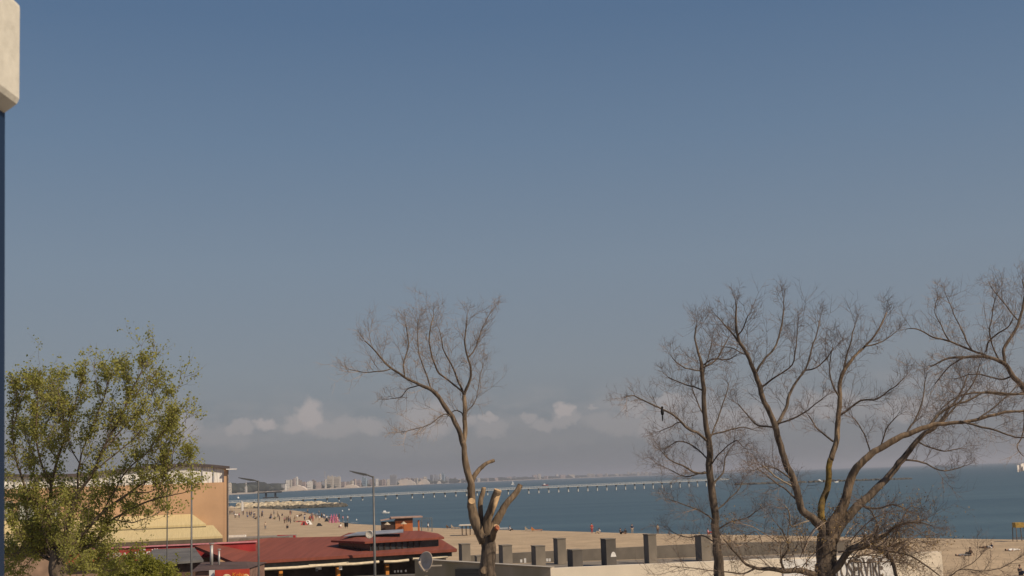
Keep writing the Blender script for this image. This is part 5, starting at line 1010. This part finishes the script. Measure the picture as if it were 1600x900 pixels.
def tree_D():
    T = Tree('bare_tree', 'bare tree reaching in from the right edge, its trunk out of view', 'tree', 38, 41, (1700, 900))
    T.limb([(1700, 905, 34), (1695, 800, 28), (1668, 700, 20), (1640, 645, 14), (1607, 611, 10), (1584, 589, 8), (1568, 566, 6.5), (1540, 558, 5), (1507, 558, 4), (1479, 561, 3), (1455, 572, 2)], -.5, name='trunk', n=12)
    T.limb([(1570, 568, 6), (1568, 547, 6), (1584, 516.7, 5.5), (1595.6, 483, 5), (1602, 460, 4), (1598, 438, 2.5)], .7); T.limb([(1552, 560, 4.5), (1518, 547, 4), (1484, 533, 3.5), (1457, 525, 3), (1434, 514, 2.4), (1420, 512, 1.6)], .6, bark_l)
    T.limb([(1540, 550, 3), (1543, 536, 3.2), (1560, 522, 3), (1575, 510, 2.5), (1582, 498, 1.7)], -.5); T.limb([(1610, 616, 5), (1573, 614, 4.5), (1526, 614, 4), (1495, 622, 3), (1470, 640, 1.8)], -.6)
    T.limb([(1518, 547, 3), (1505, 520, 2.6), (1490, 490, 2), (1478, 462, 1.4)], .5); T.limb([(1560, 560, 3), (1545, 520, 2.6), (1550, 480, 2), (1558, 458, 1.5)], -.8); T.limb([(1590, 500, 3), (1570, 475, 2.4), (1555, 455, 2), (1548, 448, 1.3)], .5)
    T.limb([(1507, 558, 3), (1480, 575, 2.4), (1460, 600, 1.8)], .4); T.limb([(1582, 588, 3.5), (1560, 590, 3), (1520, 585, 2.4), (1490, 592, 1.6)], .8); T.limb([(1484, 533, 2.6), (1470, 510, 2.2), (1462, 490, 1.6), (1468, 465, 1.2)], .2); T.limb([(1600, 640, 3), (1598, 680, 2.6), (1590, 700, 2), (1598, 712, 1.3)], -.3)
    T.dress(step=.125, ln=.58, r_=.0062, wmax=.075, kids=(5, 4), frac=.0, up_=.22, skip=0)
    T.finish(twig_p)
tree_D()

# leafy tree on the left and a bright green bush
def leafy():
    T = Tree('leafy_tree', 'tall young leaved tree with many stems at the left edge', 'tree', 34, 51, (90, 900)); Rn = T.rng
    T.limb([(92, 906, 26), (91, 880, 24), (90, 858, 24)], name='trunk', n=12)
    stems = [[(84, 862, 13), (76, 815, 11), (80, 760, 9), (90, 715, 7), (104, 660, 5), (118, 610, 3), (128, 575, 1.6)], [(90, 858, 14), (103, 826, 12), (122, 773, 9), (143, 739, 7), (165, 690, 5.5), (190, 630, 4), (215, 560, 2)],
             [(95, 860, 14), (127, 838, 10), (160, 800, 8), (200, 770, 6), (240, 745, 4), (285, 722, 2)], [(95, 862, 12), (140, 850, 8), (181, 811, 6), (230, 785, 4.5), (262, 775, 3), (290, 770, 1.6)], [(85, 860, 12), (59, 815, 9), (40, 770, 7), (22, 715, 5), (15, 650, 3.5), (20, 600, 2)],
             [(80, 868, 10), (45, 830, 7), (15, 800, 5), (-20, 770, 3)], [(80, 760, 7), (62, 710, 5.5), (52, 650, 4), (55, 595, 2)], [(122, 775, 6), (125, 720, 5), (142, 660, 3.6), (158, 610, 2.6), (165, 578, 1.5)], [(145, 737, 5), (185, 700, 4), (220, 660, 3), (250, 612, 1.8)],
             [(160, 800, 5), (195, 740, 4), (230, 700, 3), (262, 655, 1.7)], [(165, 692, 4), (205, 640, 3), (240, 590, 2)], [(90, 716, 4), (70, 670, 3), (85, 620, 2.2), (95, 580, 1.4)], [(105, 658, 3), (85, 630, 2.4), (70, 610, 1.5)], [(40, 772, 5), (50, 720, 3.6), (35, 670, 2.4)],
             [(200, 770, 4), (240, 765, 3), (262, 740, 2.2), (270, 700, 1.4)], [(180, 812, 4), (215, 815, 3), (245, 800, 2)], [(190, 632, 3), (200, 600, 2.4), (195, 568, 1.4)], [(15, 655, 3), (22, 620, 2.4), (30, 590, 1.4)], [(125, 722, 4), (108, 690, 3), (100, 640, 2)], [(230, 702, 3), (252, 690, 2.2), (268, 668, 1.4)],
             [(60, 815, 5), (90, 790, 4), (110, 800, 3), (135, 790, 2)], [(45, 832, 5), (30, 850, 4), (20, 880, 3)], [(120, 850, 5), (140, 870, 4), (150, 890, 3)], [(84, 850, 5), (100, 870, 4), (118, 890, 3)]]
    stems += [[(88, 880, 6), (x, 850 + .3 * abs(x - 90), 4), (x2, y2, 1.6)] for x, x2, y2 in ((60, 35, 800), (70, 45, 850), (110, 130, 822), (120, 150, 860), (55, 15, 865), (115, 135, 885), (75, 60, 790), (50, 25, 835), (65, 30, 890), (125, 160, 835), (100, 100, 800), (80, 85, 840), (130, 165, 890), (45, 40, 870))]
    for s_ in stems: s_ = [(a + 4 if a < 60 else a, (b if b > 740 else 740 - (740 - b) * .85), c * .68) for a, b, c in s_]; T.limb(s_, Rn.uniform(-1.8, 1.8), bark_l if Rn.random() < .5 else bark, 'stem' if s_[0][2] > 5.5 else 'branch')
    T.dress(step=.17, ln=.58, r_=.008, wmax=.085, kids=(5, 3), frac=.1, up_=.6, leaf=(1, 4, .066), skip=1)
    T.finish(twig_m, leaf_mat('young_leaf', (.33, .325, .09), (.19, .19, .05)))
def leaf_mat(name, a, b):
    m = mat(name, a, .6, .2, 1.3, col2=b, spec=.3); t = m.node_tree; bs = t.nodes['Principled BSDF']; out = [n for n in t.nodes if n.type == 'OUTPUT_MATERIAL'][0]
    tr = nd(t, 'ShaderNodeBsdfTranslucent'); tr.inputs[0].default_value = (a[0] * 1.6, a[1] * 1.6, a[2] * 1.2, 1); mx = nd(t, 'ShaderNodeMixShader'); mx.inputs[0].default_value = .42; t.links.new(bs.outputs[0], mx.inputs[1]); t.links.new(tr.outputs[0], mx.inputs[2]); t.links.new(mx.outputs[0], out.inputs[0]); return m
leafy()
def bush():
    T = Tree('leafy_bush', 'bright green bush at the bottom in front of the red sign band', 'bush', 52, 61, (215, 900)); Rn = T.rng
    T.limb([(215, 960, 10), (215, 930, 9), (214, 912, 8)], name='trunk')
    for i in range(26):
        a = Rn.uniform(-1.25, 1.25); ln = Rn.uniform(25, 62); x1 = 214 + math.sin(a) * ln * 1.15; y1 = 934 - math.cos(a) * ln * .74
        T.limb([(214, 915, 4), ((214 + x1) / 2 + Rn.uniform(-4, 4), (915 + y1) / 2, 2.6), (x1, y1, 1.3)], Rn.uniform(-1.6, 1.6), bark, 'branch')
    T.dress(step=.22, ln=.6, r_=.008, wmax=.1, kids=(4, 3), frac=.35, up_=.3, leaf=(1, 5, .10), skip=1)
    T.finish(twig_m, leaf_mat('bush_leaf', (.25, .245, .04), (.13, .14, .02)))
bush()

# ---------------------------------------------------------------- near balcony edge at the left
def balcony():
    Y = 3.0; t = thing('balcony_edge', 'cream rendered block above a dark blue post at the upper left edge', 'balcony', D(-20, 170, Y)); O = Vector(t.location); w = lambda a, b, y=Y: D(a, b, y) - O
    sec = [(33, 10), (32, 156), (28, 164), (7, 179), (-160, 182), (-160, -160), (-20, -20), (14, -3)]; far = [w(a, b) for a, b in sec]; d = Vector((0, -1.1, 0))
    mb = MB().prism([p + d for p in far][::-1], far[::-1]); ob = mb.build('block', mat('balcony_render', (.60, .575, .50), .95, .06, 22, .004), t); bv = ob.modifiers.new('b', 'BEVEL'); bv.width = .008; bv.segments = 2
    a = w(7.5, 181); lo = w(9.5, 900); x = a.x; x2 = lo.x - .004; MB().prism([(x2 - .3, -.16, lo.z), (x2, -.16, lo.z), (x2, 0, lo.z), (x2 - .3, 0, lo.z)], [(x - .3, -.16, a.z + .02), (x, -.16, a.z + .02), (x, 0, a.z + .02), (x - .3, 0, a.z + .02)]).build('post', mat('navy_paint', (.010, .025, .062), .5, .1, 3), t)
balcony()

# ---------------------------------------------------------------- haze
hm = bpy.data.materials.new('haze_air'); hm.use_nodes = True; t_ = hm.node_tree
for n in list(t_.nodes):
    if n.type != 'OUTPUT_MATERIAL': t_.nodes.remove(n)
pv = nd(t_, 'ShaderNodeVolumePrincipled'); pv.inputs['Density'].default_value = 0.00011; pv.inputs['Color'].default_value = (.80, .82, .90, 1); pv.inputs['Anisotropy'].default_value = .2
t_.links.new(pv.outputs[0], [n for n in t_.nodes if n.type == 'OUTPUT_MATERIAL'][0].inputs['Volume'])
hb = MB().box((0, 29000, 44), (124000, 64000, 96)); tag(hb.build('haze', hm), 'pale sea haze over the bay', 'haze', kind='stuff')
